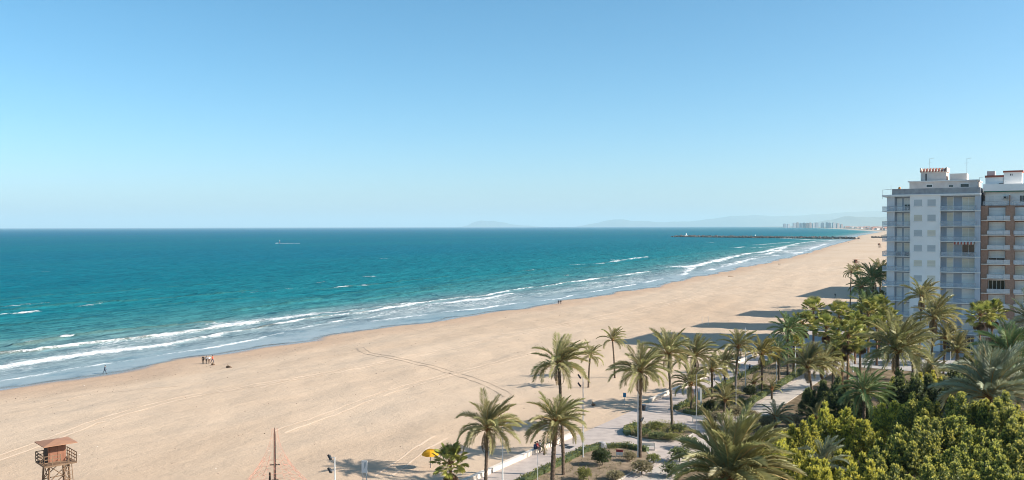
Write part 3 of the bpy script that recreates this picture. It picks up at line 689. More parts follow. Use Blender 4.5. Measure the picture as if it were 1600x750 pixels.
# --- tyre tracks pressed into the sand (ridge on either side of a groove)
TRACK = pm('loose_track_sand', (.57, .44, .325), (.53, .405, .295), scale=.5, rough=.95, bump=.5, bscale=5)
TRACKD = pm('damp_track_sand', (.44, .33, .235), (.47, .35, .25), scale=.5, rough=.95, bump=.5, bscale=5)
def ground_z(x, y):
    u, v = uv((x, y)); S = v - shore(u); U = np.array([[u]]); V = np.array([[v]]); return float(g_z(U, V, np.array([[S]]))[0, 0])
def track(pts, w, mat, off=0.0, ridge=.03):
    P0 = [ground(x, y) for x, y in pts]; path = []
    for i in range(len(P0) - 1):
        a, b = P0[max(i - 1, 0)], P0[i]; c, d = P0[i + 1], P0[min(i + 2, len(P0) - 1)]; n = max(2, int((c - b).length / 1.2))
        for k in range(n):
            t = k / n; path.append(.5 * ((2 * b) + (c - a) * t + (2 * a - 5 * b + 4 * c - d) * t * t + (3 * b - a - 3 * c + d) * t ** 3))
    path.append(P0[-1]); m = MB(); vs = []; n = len(path); prof = [(-.5, .004), (-.36, ridge), (-.2, .012), (.2, .012), (.36, ridge), (.5, .004)]
    for i, p in enumerate(path):
        t = (path[min(i + 1, n - 1)] - path[max(i - 1, 0)]).normalized(); s = Vector((-t.y, t.x, 0)); ww = w * (1 + .25 * math.sin(i * .7) + .2 * math.sin(i * 1.9))
        for o, z in prof:
            q = p + s * (off + o * ww); vs.append((q.x, q.y, ground_z(q.x, q.y) + z + .02))
    fs = [(i * 6 + k, (i + 1) * 6 + k, (i + 1) * 6 + k + 1, i * 6 + k + 1) for i in range(n - 1) for k in range(5)]
    m.add(vs, fs); tag(m.obj('tyre_track', mat, None, True), kind='structure')
for off in (-.9, .9):
    track([(-20, 722), (60, 694), (150, 660), (220, 638), (300, 617), (380, 604), (470, 590)], .28, TRACK, off)
    track([(436, 676), (490, 656), (540, 637), (590, 618), (640, 602), (700, 586), (780, 566), (860, 545)], .26, TRACK, off)
    track([(596, 745), (630, 722), (660, 700), (690, 684)], .26, TRACK, off)
    track([(563, 541), (572, 549), (600, 556), (650, 567), (700, 580), (740, 593), (775, 606), (796, 620)], .3, TRACKD, off, .03)
    track([(400, 606), (470, 590), (540, 578), (620, 562), (720, 540), (820, 521), (900, 505), (1000, 486), (1100, 462), (1200, 440), (1290, 415)], .3, TRACK, off)
track([(780, 522), (840, 513), (920, 497), (1000, 480), (1080, 460), (1160, 438)], .3, TRACK, 0)
track([(60, 633), (140, 612), (200, 606), (280, 600)], .3, TRACK, 0)
# ================================================================== palms
def place(px, cy, Y):
    p = at_depth(px, cy, Y); return Vector((p.x, p.y, 0)), p.z
DP = [  # crown px, py, distance, frond length, label, options
    (762, 668, 92, 3.5, 'date palm nearest the viewer beside the slim white post at the seat wall', dict(nf=38)),
    (868, 658, 95, 3.6, 'thick trunked date palm in front of the people on the wall', dict(nf=42, tr=.27)),
    (873, 566, 99, 3.8, 'tallest windswept date palm at the left, its crown above another palm', dict(nf=36, wind=.45, tr=.2)),
    (957, 530, 164, 2.7, 'slender date palm standing farthest out on the open sand', dict(nf=24, tr=.16, dead=0)),
    (922, 556, 154, 2.6, 'short date palm on the sand, second farthest out', dict(nf=24, tr=.17, dead=0)),
    (1001, 580, 107, 3.6, 'windswept date palm beside the tall white mast', dict(nf=36, wind=.45)),
    (1043, 552, 121.6, 4.0, 'tall date palm growing out of the oval bed', dict(nf=38, wind=.2)),
    (1086, 556, 137, 3.9, 'date palm behind the short twin at the end of the long bed', dict(nf=32, wind=.3)),
    (1079, 600, 134.5, 3.3, 'short date palm with stiff upright fronds at the start of the long bed', dict(nf=30, wind=.1, up=8)),
    (1132, 567, 149, 3.0, 'small date palm on the promenade edge beyond the shower post', dict(nf=26)),
    (1153, 541, 138.5, 3.2, 'dark tall date palm in the middle of the long bed', dict(nf=30, tr=.2)),
    (1190, 553, 148, 3.3, 'yellowish date palm beside the garden path hedge', dict(nf=30, kind='gold')),
    (1133, 624, 132, 2.9, 'low young date palm spreading over round clipped shrubs', dict(nf=24, up=12, dead=0, wind=.1)),
    (1231, 516, 166, 4.0, 'dark date palm left of the fan palm cluster', dict(nf=36, kind='dark')),
    (1262, 572, 134, 4.0, 'upright windswept date palm beside the garden path, left of two leaning trunks', dict(nf=36, wind=.3, up=24, lean=(-.9, .2))),
    (1287, 568, 136, 3.4, 'date palm half hidden behind the windswept palm by the path', dict(nf=26, wind=.3, lean=(.5, 0))),
    (1402, 548, 118, 5.0, 'large date palm with drooping fronds in the centre of the right hand garden', dict(nf=46, tr=.27, wind=.2, up=14)),
    (1440, 463, 172, 4.2, 'tallest date palm standing before the white apartment block', dict(nf=32, wind=.4, up=8)),
    (1458, 496, 160, 4.8, 'date palm with drooping fronds in front of the white block, right of the tallest', dict(nf=38, wind=.3, up=8)),
    (1496, 548, 150, 3.6, 'compact date palm low before the right side of the white block', dict(nf=32, up=10, wind=.1)),
    (1350, 612, 112, 3.9, 'squat date palm rising from the yellow bushes', dict(nf=36, tr=.24, wind=.2, kind='dark')),
    (1548, 618, 100, 6.3, 'large blue green date palm above the bushes at the right edge', dict(nf=50, kind='blue', tr=.3, wind=.15, up=14)),
    (1578, 552, 130, 5.3, 'broad dark date palm at the right edge behind the blue green one', dict(nf=44, kind='dark', tr=.28)),
    (1612, 500, 140, 4.4, 'date palm at the right edge with only its left fronds in view', dict(nf=36, kind='blue')),
    (1287, 728, 80, 2.6, 'small silvery date palm poking up through the yellow bushes', dict(nf=22, kind='blue', up=22, dead=0, wind=.15)),
    (1140, 744, 68, 5.6, 'huge olive green date palm at the bottom centre, seen from above', dict(nf=60, hires=True, kind='date', tr=.34, wind=.1, up=12)),
    (1212, 652, 122, 2.6, 'low grey green palm at the corner of the garden path', dict(nf=22, kind='blue', up=6, dead=0)),
    (1276, 652, 118, 2.7, 'young palm with few stiff fronds at the foot of the leaning trunks', dict(nf=14, up=14, dead=0, wind=.05)),
    (1446, 590, 128, 3.8, 'windblown pale date palm low to the right of the large central palm', dict(nf=28, wind=.5, kind='date')),
    (1178, 598, 146, 1.9, 'tiny young palm among the bed plants beside the path hedge', dict(nf=16, up=14, dead=0)),
    (1206, 606, 143, 1.7, 'small sprouting palm at the foot of the yellowish date palm', dict(nf=14, up=12, dead=0)),
    (1112, 578, 143, 3.1, 'date palm behind the shower post, between the short and the small one', dict(nf=26)),
    (1217, 548, 160, 3.4, 'date palm just left of the dark one by the fan palm cluster', dict(nf=28, kind='dark')),
    (1303, 556, 150, 3.4, 'olive date palm under the fan palm cluster', dict(nf=30, wind=.3)),
    (1424, 528, 150, 3.8, 'date palm between the large central palm and the white block', dict(nf=32, wind=.3)),
    (1478, 528, 160, 3.6, 'date palm low before the middle of the white block', dict(nf=30)),
    (1592, 590, 118, 4.6, 'date palm at the right edge above the blue green one', dict(nf=36, kind='dark')),
    (1352, 476, 262, 5.0, 'shaded date palm below the others beside the white block', dict(nf=34, kind='dark', tr=.3)),
    (1364, 436, 285, 6.0, 'largest shaded date palm at the sea corner of the white block', dict(nf=40, kind='dark', tr=.35)),
    (1376, 424, 290, 5.2, 'sunlit topped date palm touching the balconies of the white block', dict(nf=36, kind='date', tr=.3)),
    (1345, 448, 275, 4.6, 'dark date palm left of the largest one by the white block', dict(nf=32, kind='dark', tr=.3)),
    (1330, 425, 300, 3.2, 'thin date palm at the left end of the shaded palm group', dict(nf=22, tr=.2, dead=0)),
    (1339, 421, 305, 3.2, 'thin date palm just right of the leftmost one in the shaded group', dict(nf=22, tr=.2, dead=0)),
]
for i, (px, py, Y, L, lab, kw) in enumerate(DP):
    b, z = place(px, py, Y); date_palm(b, max(.35, z - .2), L, lab, seed=i, **kw)
FP = [
    (704, 722, 91, 1.9, 'fan palm at the bottom beside the yellow parasol', dict(nf=38, dead=10)),
    (1254, 505, 176, 2.7, 'fan palm at the left of the dense cluster, behind the dark date palm', {}),
    (1271, 484, 186, 2.8, 'tallest fan palm of the dense cluster, against the shaded sand', {}),
    (1291, 512, 172, 2.7, 'fan palm in the middle of the dense cluster', {}),
    (1311, 490, 184, 2.8, 'fan palm right of the tallest one, standing before the shaded sand', {}),
    (1325, 524, 146, 2.9, 'bright fan palm with two tone reddish trunk in front of the cluster', dict(nf=38)),
    (1316, 540, 150, 2.5, 'low fan palm under the bright front one', {}),
    (1357, 488, 186, 2.8, 'fan palm below the shaded date palms, left of the pair', {}),
    (1374, 482, 190, 2.9, 'fan palm touching the foot of the white block', {}),
    (1370, 512, 178, 2.5, 'low fan palm behind the large central date palm', {}),
    (1388, 498, 182, 2.5, 'fan palm peeping over the large central date palm', {}),
    (1336, 506, 180, 2.6, 'fan palm filling the gap at the right of the dense cluster', {}),
    (1344, 530, 165, 2.5, 'low fan palm right of the bright front one', {}),
    (1531, 492, 176, 2.9, 'left fan palm of the pair before the brown brick block', dict(dead=16)),
    (1550, 490, 178, 2.9, 'right fan palm of the pair before the brown brick block', dict(dead=16)),
    (1240, 540, 168, 2.2, 'short fan palm at the end of the garden path', {}),
]
for i, (px, py, Y, L, lab, kw) in enumerate(FP):
    b, z = place(px, py, Y); fan_palm(b, z - .1, L, lab, seed=40 + i, tr=.24 if i else .2, **kw)
# ================================================================== bushes and small trees
BT = [  # px, py of the crown top, distance, size, kind, label
    (1210, 690, 84, .95, 'yellow', 'yellow leaved bushy tree right behind the huge olive palm'),
    (1256, 668, 95, 1.0, 'yellow', 'bright yellow bushy tree left of centre at the back of the mass'),
    (1300, 652, 100, 1.05, 'yellow', 'yellow bushy tree at the foot of the young palm'),
    (1345, 660, 97, 1.0, 'yellow', 'yellow bushy tree right below the squat date palm'),
    (1392, 640, 103, 1.05, 'yellow', 'yellow bushy tree at the foot of the large central palm'),
    (1240, 720, 74, .9, 'yellow', 'yellow bushy tree at the bottom beside the olive palm fronds'),
    (1330, 712, 80, .95, 'yellow', 'yellow bushy tree right of the small silvery palm'),
    (1285, 742, 69, .85, 'yellow', 'yellow bushy tree in front of the small silvery palm'),
    (1360, 735, 71, .9, 'yellow', 'yellow bushy tree at the bottom edge, rightmost of the yellow ones'),
    (1395, 690, 86, 1.0, 'green', 'green bushy tree with yellow tips next to the yellow mass'),
    (1440, 638, 99, 1.05, 'green', 'green bushy tree with golden tips left of the blue green palm'),
    (1480, 655, 92, .9, 'green', 'narrow green bushy tree with golden tips below the blue green palm'),
    (1512, 632, 94, 1.05, 'green', 'pointed green bushy tree highest before the blue green palm'),
    (1562, 636, 92, 1.1, 'green', 'broad green bushy tree with golden tips at the right'),
    (1600, 640, 93, 1.05, 'green', 'green bushy tree cut by the right edge, upper one'),
    (1440, 702, 78, 1.0, 'green', 'green bushy tree at the bottom between yellow and dark foliage'),
    (1490, 712, 75, .95, 'green', 'green bushy tree at the bottom below the narrow one'),
    (1536, 705, 76, 1.0, 'green', 'green bushy tree at the bottom right of the middle'),
    (1588, 715, 74, 1.0, 'green', 'green bushy tree in the bottom right corner'),
    (1410, 742, 67, .9, 'green', 'small green bushy tree at the bottom edge'),
    (1462, 668, 86, .95, 'green', 'green bushy tree in the second row below the golden tipped one'),
    (1512, 672, 85, 1.0, 'green', 'green bushy tree in the second row below the pointed one'),
    (1560, 676, 84, 1.0, 'green', 'green bushy tree in the second row below the broad one'),
    (1604, 680, 83, 1.0, 'green', 'green bushy tree cut by the right edge, lower one'),
    (1424, 668, 91, 1.0, 'green', 'green bushy tree between the golden tipped one and the yellow mass'),
    (1380, 716, 78, .95, 'green', 'green bushy tree just right of the yellow ones near the bottom'),
    (1465, 742, 68, .9, 'green', 'small green bushy tree at the bottom edge, second from the yellow ones'),
    (1515, 742, 68, .9, 'green', 'small green bushy tree at the bottom edge, third from the yellow ones'),
    (1565, 745, 67, .95, 'green', 'small green bushy tree at the bottom edge nearest the right corner'),
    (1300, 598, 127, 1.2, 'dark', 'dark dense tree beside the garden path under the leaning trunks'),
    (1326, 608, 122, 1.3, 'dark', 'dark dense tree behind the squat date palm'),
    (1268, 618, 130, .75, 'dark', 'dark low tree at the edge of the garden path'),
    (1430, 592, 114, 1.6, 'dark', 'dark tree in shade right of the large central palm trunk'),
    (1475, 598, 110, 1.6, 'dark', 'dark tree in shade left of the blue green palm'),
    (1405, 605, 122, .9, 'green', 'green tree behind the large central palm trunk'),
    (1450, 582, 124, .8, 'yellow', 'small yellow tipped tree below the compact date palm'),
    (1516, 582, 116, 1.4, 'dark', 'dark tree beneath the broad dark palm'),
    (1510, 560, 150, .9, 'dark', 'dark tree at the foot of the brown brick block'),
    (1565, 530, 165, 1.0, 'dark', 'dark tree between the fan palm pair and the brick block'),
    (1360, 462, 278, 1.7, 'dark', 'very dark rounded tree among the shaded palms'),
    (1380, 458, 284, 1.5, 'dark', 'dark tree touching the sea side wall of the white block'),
]
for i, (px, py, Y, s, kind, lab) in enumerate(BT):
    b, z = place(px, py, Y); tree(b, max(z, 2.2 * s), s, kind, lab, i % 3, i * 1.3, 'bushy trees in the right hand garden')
SH = [  # px, py of foot, width scale, height scale, kind, label
    (941, 729, 1.25, 1.5, 'ball', 'round dark clipped bush in the nearest planting bed'),
    (912, 752, 1.0, 1.1, 'hedge', 'light green bush at the bottom of the nearest planting bed'),
    (1003, 742, 1.5, 1.1, 'dry', 'dry brownish bush at the right end of the nearest bed'),
    (984, 722, .9, .9, 'dry', 'small pale dry shrub behind the round dark bush'),
    (962, 752, 1.2, .8, 'dry', 'low dry bush at the bottom edge between two green bushes'),
    (1021, 725, 1.0, .8, 'hedge', 'low green shrub beside the dry bush at the end of the near bed'),
    (1172, 622, 1.25, 1.5, 'ball', 'dark round topiary beside the dark tall palm'),
    (1110, 644, 1.1, 1.3, 'ball', 'dark flat round topiary by the start of the long bed'),
    (1135, 640, 1.1, 1.5, 'ball', 'dark round topiary under the low young palm'),
    (1158, 634, .8, .9, 'hedge', 'small green shrub between two dark topiaries'),
    (1118, 662, 1.3, 1.2, 'dry', 'greyish bare shrub behind the huge olive palm'),
    (1150, 657, 1.5, 1.5, 'dry', 'tall greyish dry shrub next to the path entrance'),
    (1175, 655, 1.2, .9, 'dry', 'pale dry shrub at the path corner'),
    (1195, 672, 1.6, 1.4, 'dry', 'brownish dry shrub above the yellow bushes'),
    (1240, 668, 1.4, 1.1, 'dry', 'brown dry shrub right of the grey green palm'),
    (1192, 612, .9, .9, 'hedge', 'green shrub behind the yellowish palm trunk'),
    (1140, 610, .8, .8, 'hedge', 'light green shrub on the promenade side of the long bed'),
    (1002, 682, 1.3, .75, 'dark', 'low dark bush at the left end of the oval bed'),
    (1024, 672, 1.4, .8, 'hedge', 'low green bush at the back of the oval bed, left of its palm'),
    (1062, 676, 1.3, .8, 'dark', 'low dark bush right of the palm trunk in the oval bed'),
    (1028, 688, 1.5, .7, 'dark', 'spreading dark bush before the palm trunk in the oval bed'),
    (1050, 690, 1.2, .7, 'hedge', 'small green bush at the front right of the oval bed'),
    (1075, 702, 1.5, 1.2, 'dark', 'dark green bush left of the huge olive palm'),
    (1062, 722, 1.5, 1.2, 'dark', 'dark bush under the left fronds of the huge olive palm'),
    (1050, 745, 1.4, 1.1, 'dark', 'dark bush at the bottom left of the huge olive palm'),
]
for i, (px, py, sx, sz, kind, lab) in enumerate(SH):
    g = ground(px, py); shrub((g.x, g.y, .1), sx, sz, kind, lab, i % 3, i * .9, 'shrubs in the planting beds')
# low cover of the oval bed
def cover(cu, cv, ru, rv, h, n, kind, label, seed):
    r = random.Random(seed); m = MB(); o = P(cu, cv)
    for k in range(n):
        a = r.uniform(0, 6.283); q = math.sqrt(r.random()); hh = h * (.25 + 1.3 * abs(math.sin(a * 3.3 + q * 7 + seed)) ** 1.5)
        p = P(cu + ru * q * math.cos(a), cv + rv * q * math.sin(a)) - o; shoot(m, r, p + Vector((0, 0, .15)), (Vector((0, 0, 1)) + rvec(r) * .5).normalized(), hh, 5, .05, .16, .35)
    return tag(m.obj('ground_cover', M_BUSH[kind]), label, None, None, 'stuff'), o
for a in ((113.5, 45.4, 4.9, 3.9, .5, 800, 'hedge', 'low green ground cover filling the oval bed', 1), (131, 45, 4, 3, .45, 500, 'hedge', 'ground cover at the start of the long bed', 2), (165, 45, 30, 2.6, .35, 1300, 'dry', 'sparse dry ground cover in the long bed', 3), (88, 45, 14, 3, .3, 350, 'dry', 'sparse ground cover in the nearest bed', 4)):
    c, o = cover(*a); c.location = o
hedge([(72, 48.6), (98, 49.1), (101, 48.4)], .9, .75, 'clipped hedge edging the nearest bed along the promenade', seed=1)
hedge([(101, 48.2), (103, 45.5), (102.6, 42.5)], .9, .7, 'short curved hedge closing the far end of the nearest bed', seed=2)
hedge([(128, 48.4), (160, 48.5)], .9, .7, 'clipped hedge on the promenade side of the long bed, nearer half', seed=3)
hedge([(161, 48.5), (198, 48.4)], .9, .8, 'clipped hedge on the promenade side of the long bed, farther half', seed=4)
hedge([(132, 40.1), (165, 40.2)], 1.0, .75, 'clipped hedge beside the garden path, nearer half', seed=5)
hedge([(166, 40.2), (200, 40.2)], 1.0, .85, 'clipped hedge beside the garden path, farther half', seed=6)
hedge([(126.6, 46.5), (126, 44.5), (127, 42.5)], .9, .7, 'curved hedge wrapping the near end of the long bed', seed=7)
hedge([(109.3, 48), (111.5, 49.2), (115, 49.2)], .9, .7, 'low hedge on the promenade side of the oval bed', seed=8)
# ================================================================== apartment blocks
UF = 218.0
def fac(px, py, uf=UF):
    d = ray(px, py); t = uf / (d.x * ST + d.y * CT); return t * (-d.x * CT + d.y * ST), HC + d.z * t
V0 = fac(1385, 400)[0]
def fx(px, uf=UF): return V0 - fac(px, 400, uf)[0]
def fz(px, py, uf=UF): return fac(px, py, uf)[1]
WALLW = pm('white_render', (.93, .905, .87), (.88, .855, .82), scale=.5, rough=.85, bump=.05, bscale=6)
COL_SHADE = pm('shaded_column_render', (.50, .54, .59), (.43, .47, .52), scale=.6, rough=.85)  # tone of a column in shadow, carried by the colour
SHUT_G = pm('grey_shutter', (.60, .62, .62), (.53, .55, .55), scale=.8, rough=.6, rnd=.1, stretch=(.2, 1, 9))
RECESS_SHADE = pm('shaded_loggia_wall', (.42, .47, .54), (.35, .40, .47), scale=.6, rough=.85)  # shade of the loggias put into the wall colour for contrast
WALLL = pm('pale_grey_render', (.70, .71, .72), (.60, .61, .62), scale=.5, rough=.85)
SLAB = pm('balcony_concrete', (.80, .79, .76), (.68, .67, .64), scale=1.5, rough=.8)
SHUT_W = pm('white_shutter', (.84, .84, .81), (.78, .78, .75), scale=.8, rough=.6, rnd=.08, stretch=(.2, 1, 9))
SHUT_C = pm('cream_shutter', (.80, .74, .61), (.72, .66, .54), scale=.8, rough=.6, rnd=.1, stretch=(.2, 1, 9))
GLASS = pm('dark_window_glass', (.035, .045, .05), (.02, .028, .032), scale=.5, rough=.08, spec=.6)
RAILG = pm('balcony_glass', (.62, .66, .70), (.55, .60, .64), scale=1, rough=.25, alpha=.26, spec=.5)
METAL = pm('grey_metal', (.34, .35, .36), (.26, .27, .28), scale=4, rough=.5, metal=.3)
BRICK = pm('brown_brick', (.42, .26, .19), (.34, .205, .15), scale=3, rough=.9, bump=.4, bscale=20)
CREAM = pm('cream_slab_edge', (.84, .75, .65), (.74, .66, .57), scale=1, rough=.8)
ROOFG = pm('weathered_parapet', (.42, .42, .42), (.30, .30, .31), scale=1.1, rough=.9, bump=.3)
PENT = pm('pinkish_render', (.68, .60, .54), (.58, .50, .45), scale=.8, rough=.85)
REDT = pm('red_tile', (.40, .13, .09), (.30, .10, .07), scale=5, rough=.8)
GREEN = pm('green_trim', (.06, .20, .16), (.045, .15, .12), scale=3, rough=.6)
AWN = pm('awning_cloth', (.50, .10, .06), (.36, .07, .05), scale=4, rough=.9)
SKIRT = pm('dark_shopfront', (.055, .06, .065), (.035, .04, .045), scale=1, rough=.3)
DARKM = pm('dark_metal', (.035, .035, .038), (.02, .02, .022), scale=5, rough=.5)
ACW = pm('ac_casing', (.6, .6, .58), (.5, .5, .48), scale=4, rough=.6)
def box_o(name, a, mat, parent): return MB().box(*a).obj(name, mat, parent)
RAILW = pm('frosted_balcony_glass', (.82, .82, .82), (.74, .75, .76), scale=1, rough=.35, alpha=.55, spec=.5)
def railing(parent, x0, x1, y, z, h=1.0, n=None, mat=None):
    t = box_o('railing', (x0 + .04, x1 - .04, y - .012, y + .012, z + .08, z + h - .06), mat or RAILG, parent); m = MB()
    m.box(x0, x1, y - .03, y + .03, z + h - .055, z + h); k = n or max(2, int((x1 - x0) / 1.3) + 1)
    for i in range(k):
        x = x0 + .03 + (x1 - x0 - .06) * i / (k - 1); m.box(x - .02, x + .02, y - .025, y + .025, z, z + h - .056)
    m.obj('handrail', METAL, t); return t
def opening(parent, name, x0, x1, z0, z1, y, kind, split=0):
    """a glazed opening set in the wall: frame, panes, roller shutter where it is down"""
    f = MB(); w = .07
    f.box(x0, x0 + w, y - .05, y, z0, z1); f.box(x1 - w, x1, y - .05, y, z0, z1); f.box(x0 + w, x1 - w, y - .05, y, z1 - w, z1); f.box(x0 + w, x1 - w, y - .05, y, z0, z0 + w)
    for i in range(split):
        x = x0 + (x1 - x0) * (i + 1) / (split + 1); f.box(x - .03, x + .03, y - .048, y, z0 + w, z1 - w)
    o = f.obj(name, WALLW, parent)
    if kind == 'glass': box_o('pane', (x0 + w, x1 - w, y - .02, y - .012, z0 + w, z1 - w), GLASS, o)
    else:
        m = MB(); n = max(4, int((z1 - z0) / .28)); hh = (z1 - z0 - 2 * w) / n
        low = 0 if kind in ('white', 'cream', 'grey') else n // 2
        for i in range(low, n):
            m.box(x0 + w, x1 - w, y - .034, y - .012, z0 + w + i * hh + .012, z0 + w + (i + 1) * hh)
        m.obj('shutter', SHUT_W if kind.startswith('white') else SHUT_G if kind == 'grey' else SHUT_C, o)
        box_o('pane', (x0 + w, x1 - w, y - .010, y - .004, z0 + w, z1 - w), GLASS, o)
    return o
wb = thing('apartment_block', P(UF, V0), 'white and grey apartment block with balconies and tiled stair tower', 'building', -TH)
XL0, XL1, XP, XC0, XC1, XRC, XR1 = [fx(x) for x in (1378.5, 1385, 1397, 1421.3, 1469, 1523, 1531.5)]
zs = [fz(1500, 352.5) + 3.39 * k for k in range(-7, 3)]      # slab levels, last is the roof
D0, DB = 1.6, 25.0
box_o('wall', (XL1, XR1, D0, DB, 0, zs[-1] - .12), RECESS_SHADE, wb)
box_o('wall', (XC0, XC1, 0, D0 - .003, 0, zs[-1] + .02), WALLW, wb)['label'] = 'white central facade strip'
box_o('pilaster', (XL1, XP, .35, D0 - .003, 0, zs[-1] - .13), WALLL, wb)
box_o('pilaster', (XRC, XR1, .02, D0 - .003, 0, zs[-1] - .13), COL_SHADE, wb)
rr = random.Random(4)
for k, z in enumerate(zs):
    top = k == len(zs) - 1; zt = zs[k + 1] if not top else None
    box_o('balcony_slab', (XL0, XC0 - .01, -.30, D0 - .004, z - .20, z), SLAB, wb)
    box_o('balcony_slab', (XC1 + .01, XR1 + .05, -.30, D0 - .004, z - .20, z), SLAB, wb)
    box_o('balcony_slab', (XL0, XL1 - .003, D0 + .001, 20.0, z - .20, z), SLAB, wb)
    if top: continue
    railing(wb, XL0 + .02, XC0 - .02, -.26, z); railing(wb, XC1 + .03, XRC + .3, -.26, z)
    s_ = MB().box(XL0 + .01, XL0 + .03, -.2, 19.9, z + .06, z + .98).obj('railing', RAILG, wb)
    MB().box(XL0, XL0 + .05, -.2, 19.95, z + .94, z + 1.0).obj('handrail', METAL, s_)
    H = zt - z - .24
    x = fx(1399.5); opening(wb, 'balcony_door', x, fx(1407.5), z + .02, z + H * .90, D0 - .001, rr.choice(['white', 'white', 'glass']))
    opening(wb, 'balcony_door', fx(1411), XC0 - .12, z + .02, z + H * .90, D0 - .001, rr.choice(['white', 'white', 'cream', 'whitehalf']), 1)
    opening(wb, 'balcony_door', fx(1478), fx(1488.5), z + .02, z + H * .92, D0 - .001, rr.choice(['cream', 'white', 'cream']))
    opening(wb, 'balcony_door', fx(1502), fx(1522), z + .02, z + H * .92, D0 - .001, 'glass' if k == 5 else rr.choice(['white', 'cream', 'white']), 1)
    for x0, x1 in ((1427.2, 1441), (1448.3, 1462.2)):
        w_ = opening(wb, 'window', fx(x0), fx(x1), z + 1.0, z + 2.52, -.002, rr.choice(['grey', 'grey', 'cream', 'grey']))
        MB().box(fx(x0) - .08, fx(x1) + .08, -.14, -.003, z + .90, z + .995).obj('sill', SLAB, w_)
    MB().beam((fx(1489.5), .2, z), (fx(1489.5), .2, zt - .2), .06).obj('drainpipe', WALLL, wb)
# ground floor
opening(wb, 'shop_window', fx(1472), fx(1496), .3, 3.6, D0 - .001, 'glass', 3); opening(wb, 'shop_window', fx(1499), fx(1522), .3, 3.6, D0 - .001, 'glass', 3)
opening(wb, 'shop_window', fx(1399), fx(1420), .3, 3.6, D0 - .001, 'glass', 3)
aw = MB(); xa, xb = fx(1491), fx(1521.5); za = fz(1505, 377.5)
for i in range(12):
    a, b = xa + (xb - xa) * i / 12, xa + (xb - xa) * (i + 1) / 12
    aw.add([(a, -.05, za + .12), (b, -.05, za + .12), (b, -.85, za - .42), (a, -.85, za - .42), (a, -.85, za - .62), (b, -.85, za - .62)], [(0, 1, 2, 3), (3, 2, 5, 4)], i % 2)
aw.obj('awning', [AWN, WHITE], wb)['label'] = 'red and white striped awning'
# roof
zr = zs[-1]
box_o('roof_slab', (XL0 - .05, XR1 + .1, -.36, DB, zr + .02, zr + .26), WALLW, wb)
box_o('parapet', (fx(1393.5), XR1 + .02, -.1, .12, zr + .27, zr + 1.55), ROOFG, wb)
box_o('parapet', (fx(1393.5), fx(1393.5) + .2, .123, 18, zr + .27, zr + 1.55), ROOFG, wb)
box_o('parapet', (XR1 - .2, XR1, .123, 18, zr + .27, zr + 1.5), ROOFG, wb)
zp = fz(1470, 283.5, UF + 4)
ph = box_o('penthouse', (fx(1421, UF + 4), fx(1527, UF + 4), 3.5, 16, zr + .27, zp), PENT, wb)
MB().box(fx(1418.5, UF + 4), fx(1529, UF + 4), 3.2, 16.3, zp + .002, zp + .22).obj('eave', SLAB, ph)
for x0, x1, y0, y1 in ((1447, 1457, 288.5, 293), (1481.5, 1490, 289, 292.8), (1500, 1514, 287, 293)):
    opening(ph, 'window', fx(x0, UF + 4), fx(x1, UF + 4), fz(x0, y1, UF + 4), fz(x0, y0, UF + 4), 3.495, 'glass')
zt0, zt1 = zp + .23, fz(1458, 269, UF + 6)
st = box_o('stair_tower', (fx(1438, UF + 6), fx(1478, UF + 6), 6, 11.5, zt0, zt1), PENT, wb)
tr_ = MB(); x0, x1 = fx(1437, UF + 6), fx(1479.5, UF + 6)
for i in range(18):
    a = x0 + (x1 - x0) * i / 18; tr_.tube([(a + .15, 5.7, zt1 + .12), (a + .15, 7.0, zt1 + .85)], .155, 8, i % 2)
tr_.obj('roof_tile', [REDT, WHITE], st); MB().box(x0, x1, 5.75, 11.7, zt1 + .002, zt1 + .10).obj('cornice', WHITE, st)
MB().box(x0 - .02, x0 + .26, 5.72, 11.6, zt1 + .1, zt1 + 1.0).box(x1 - .3, x1, 5.72, 11.6, zt1 + .1, zt1 + 1.0).box(x0 + .26, x1 - .3, 7.1, 7.5, zt1 + .1, zt1 + .92).obj('parapet', WHITE, st)
box_o('door', (fx(1445.4, UF + 6), fx(1447.4, UF + 6), 5.985, 5.998, zt0 + .05, zt1 - .3), DARKM, st)
box_o('tank_room', (fx(1483.5, UF + 6), fx(1510, UF + 6), 6, 11, zp + .23, fz(1497, 271, UF + 6)), PENT, wb)
def antenna(parent, px, pt, pb, u):
    x = fx(px, u); y = u - UF; z0, z1 = fz(px, pb, u) - .8, fz(px, pt, u); m = MB().tube([(x, y, z0), (x, y, z1)], .035, 6)
    m.beam((x - .1, y, z1 - .15), (x + .9, y, z1 + .05), .04)
    for i in range(6): m.beam((x + i * .16, y - .4, z1 - .12 + i * .035), (x + i * .16, y + .4, z1 - .12 + i * .035), .025)
    m.beam((x - .5, y, z1 - 1.1), (x + .4, y, z1 - 1.0), .03); m.obj('antenna', METAL, parent)
antenna(wb, 1452, 247.5, 266, UF + 8); antenna(wb, 1510, 247.5, 272, UF + 8); antenna(wb, 1530, 277, 292, UF + 3)
m = MB().beam((fx(1379), -.2, fz(1380, 297)), (fx(1394), -.2, fz(1394, 295.5)), .07).beam((fx(1379), -.2, fz(1380, 311)), (fx(1379), -.2, fz(1379, 296.5)), .05).beam((fx(1392), -.2, fz(1392, 305)), (fx(1392), -.2, fz(1392, 289)), .05)
m.obj('clothes_pole', METAL, wb)
MB().tube([(fx(1405), -.0, zr + 1.56), (fx(1405), 0, zr + 2.0)], [.28, .2], 8).obj('flower_pot', pm('orange_clay', (.6, .26, .05), (.5, .2, .04)), wb)
m = MB()
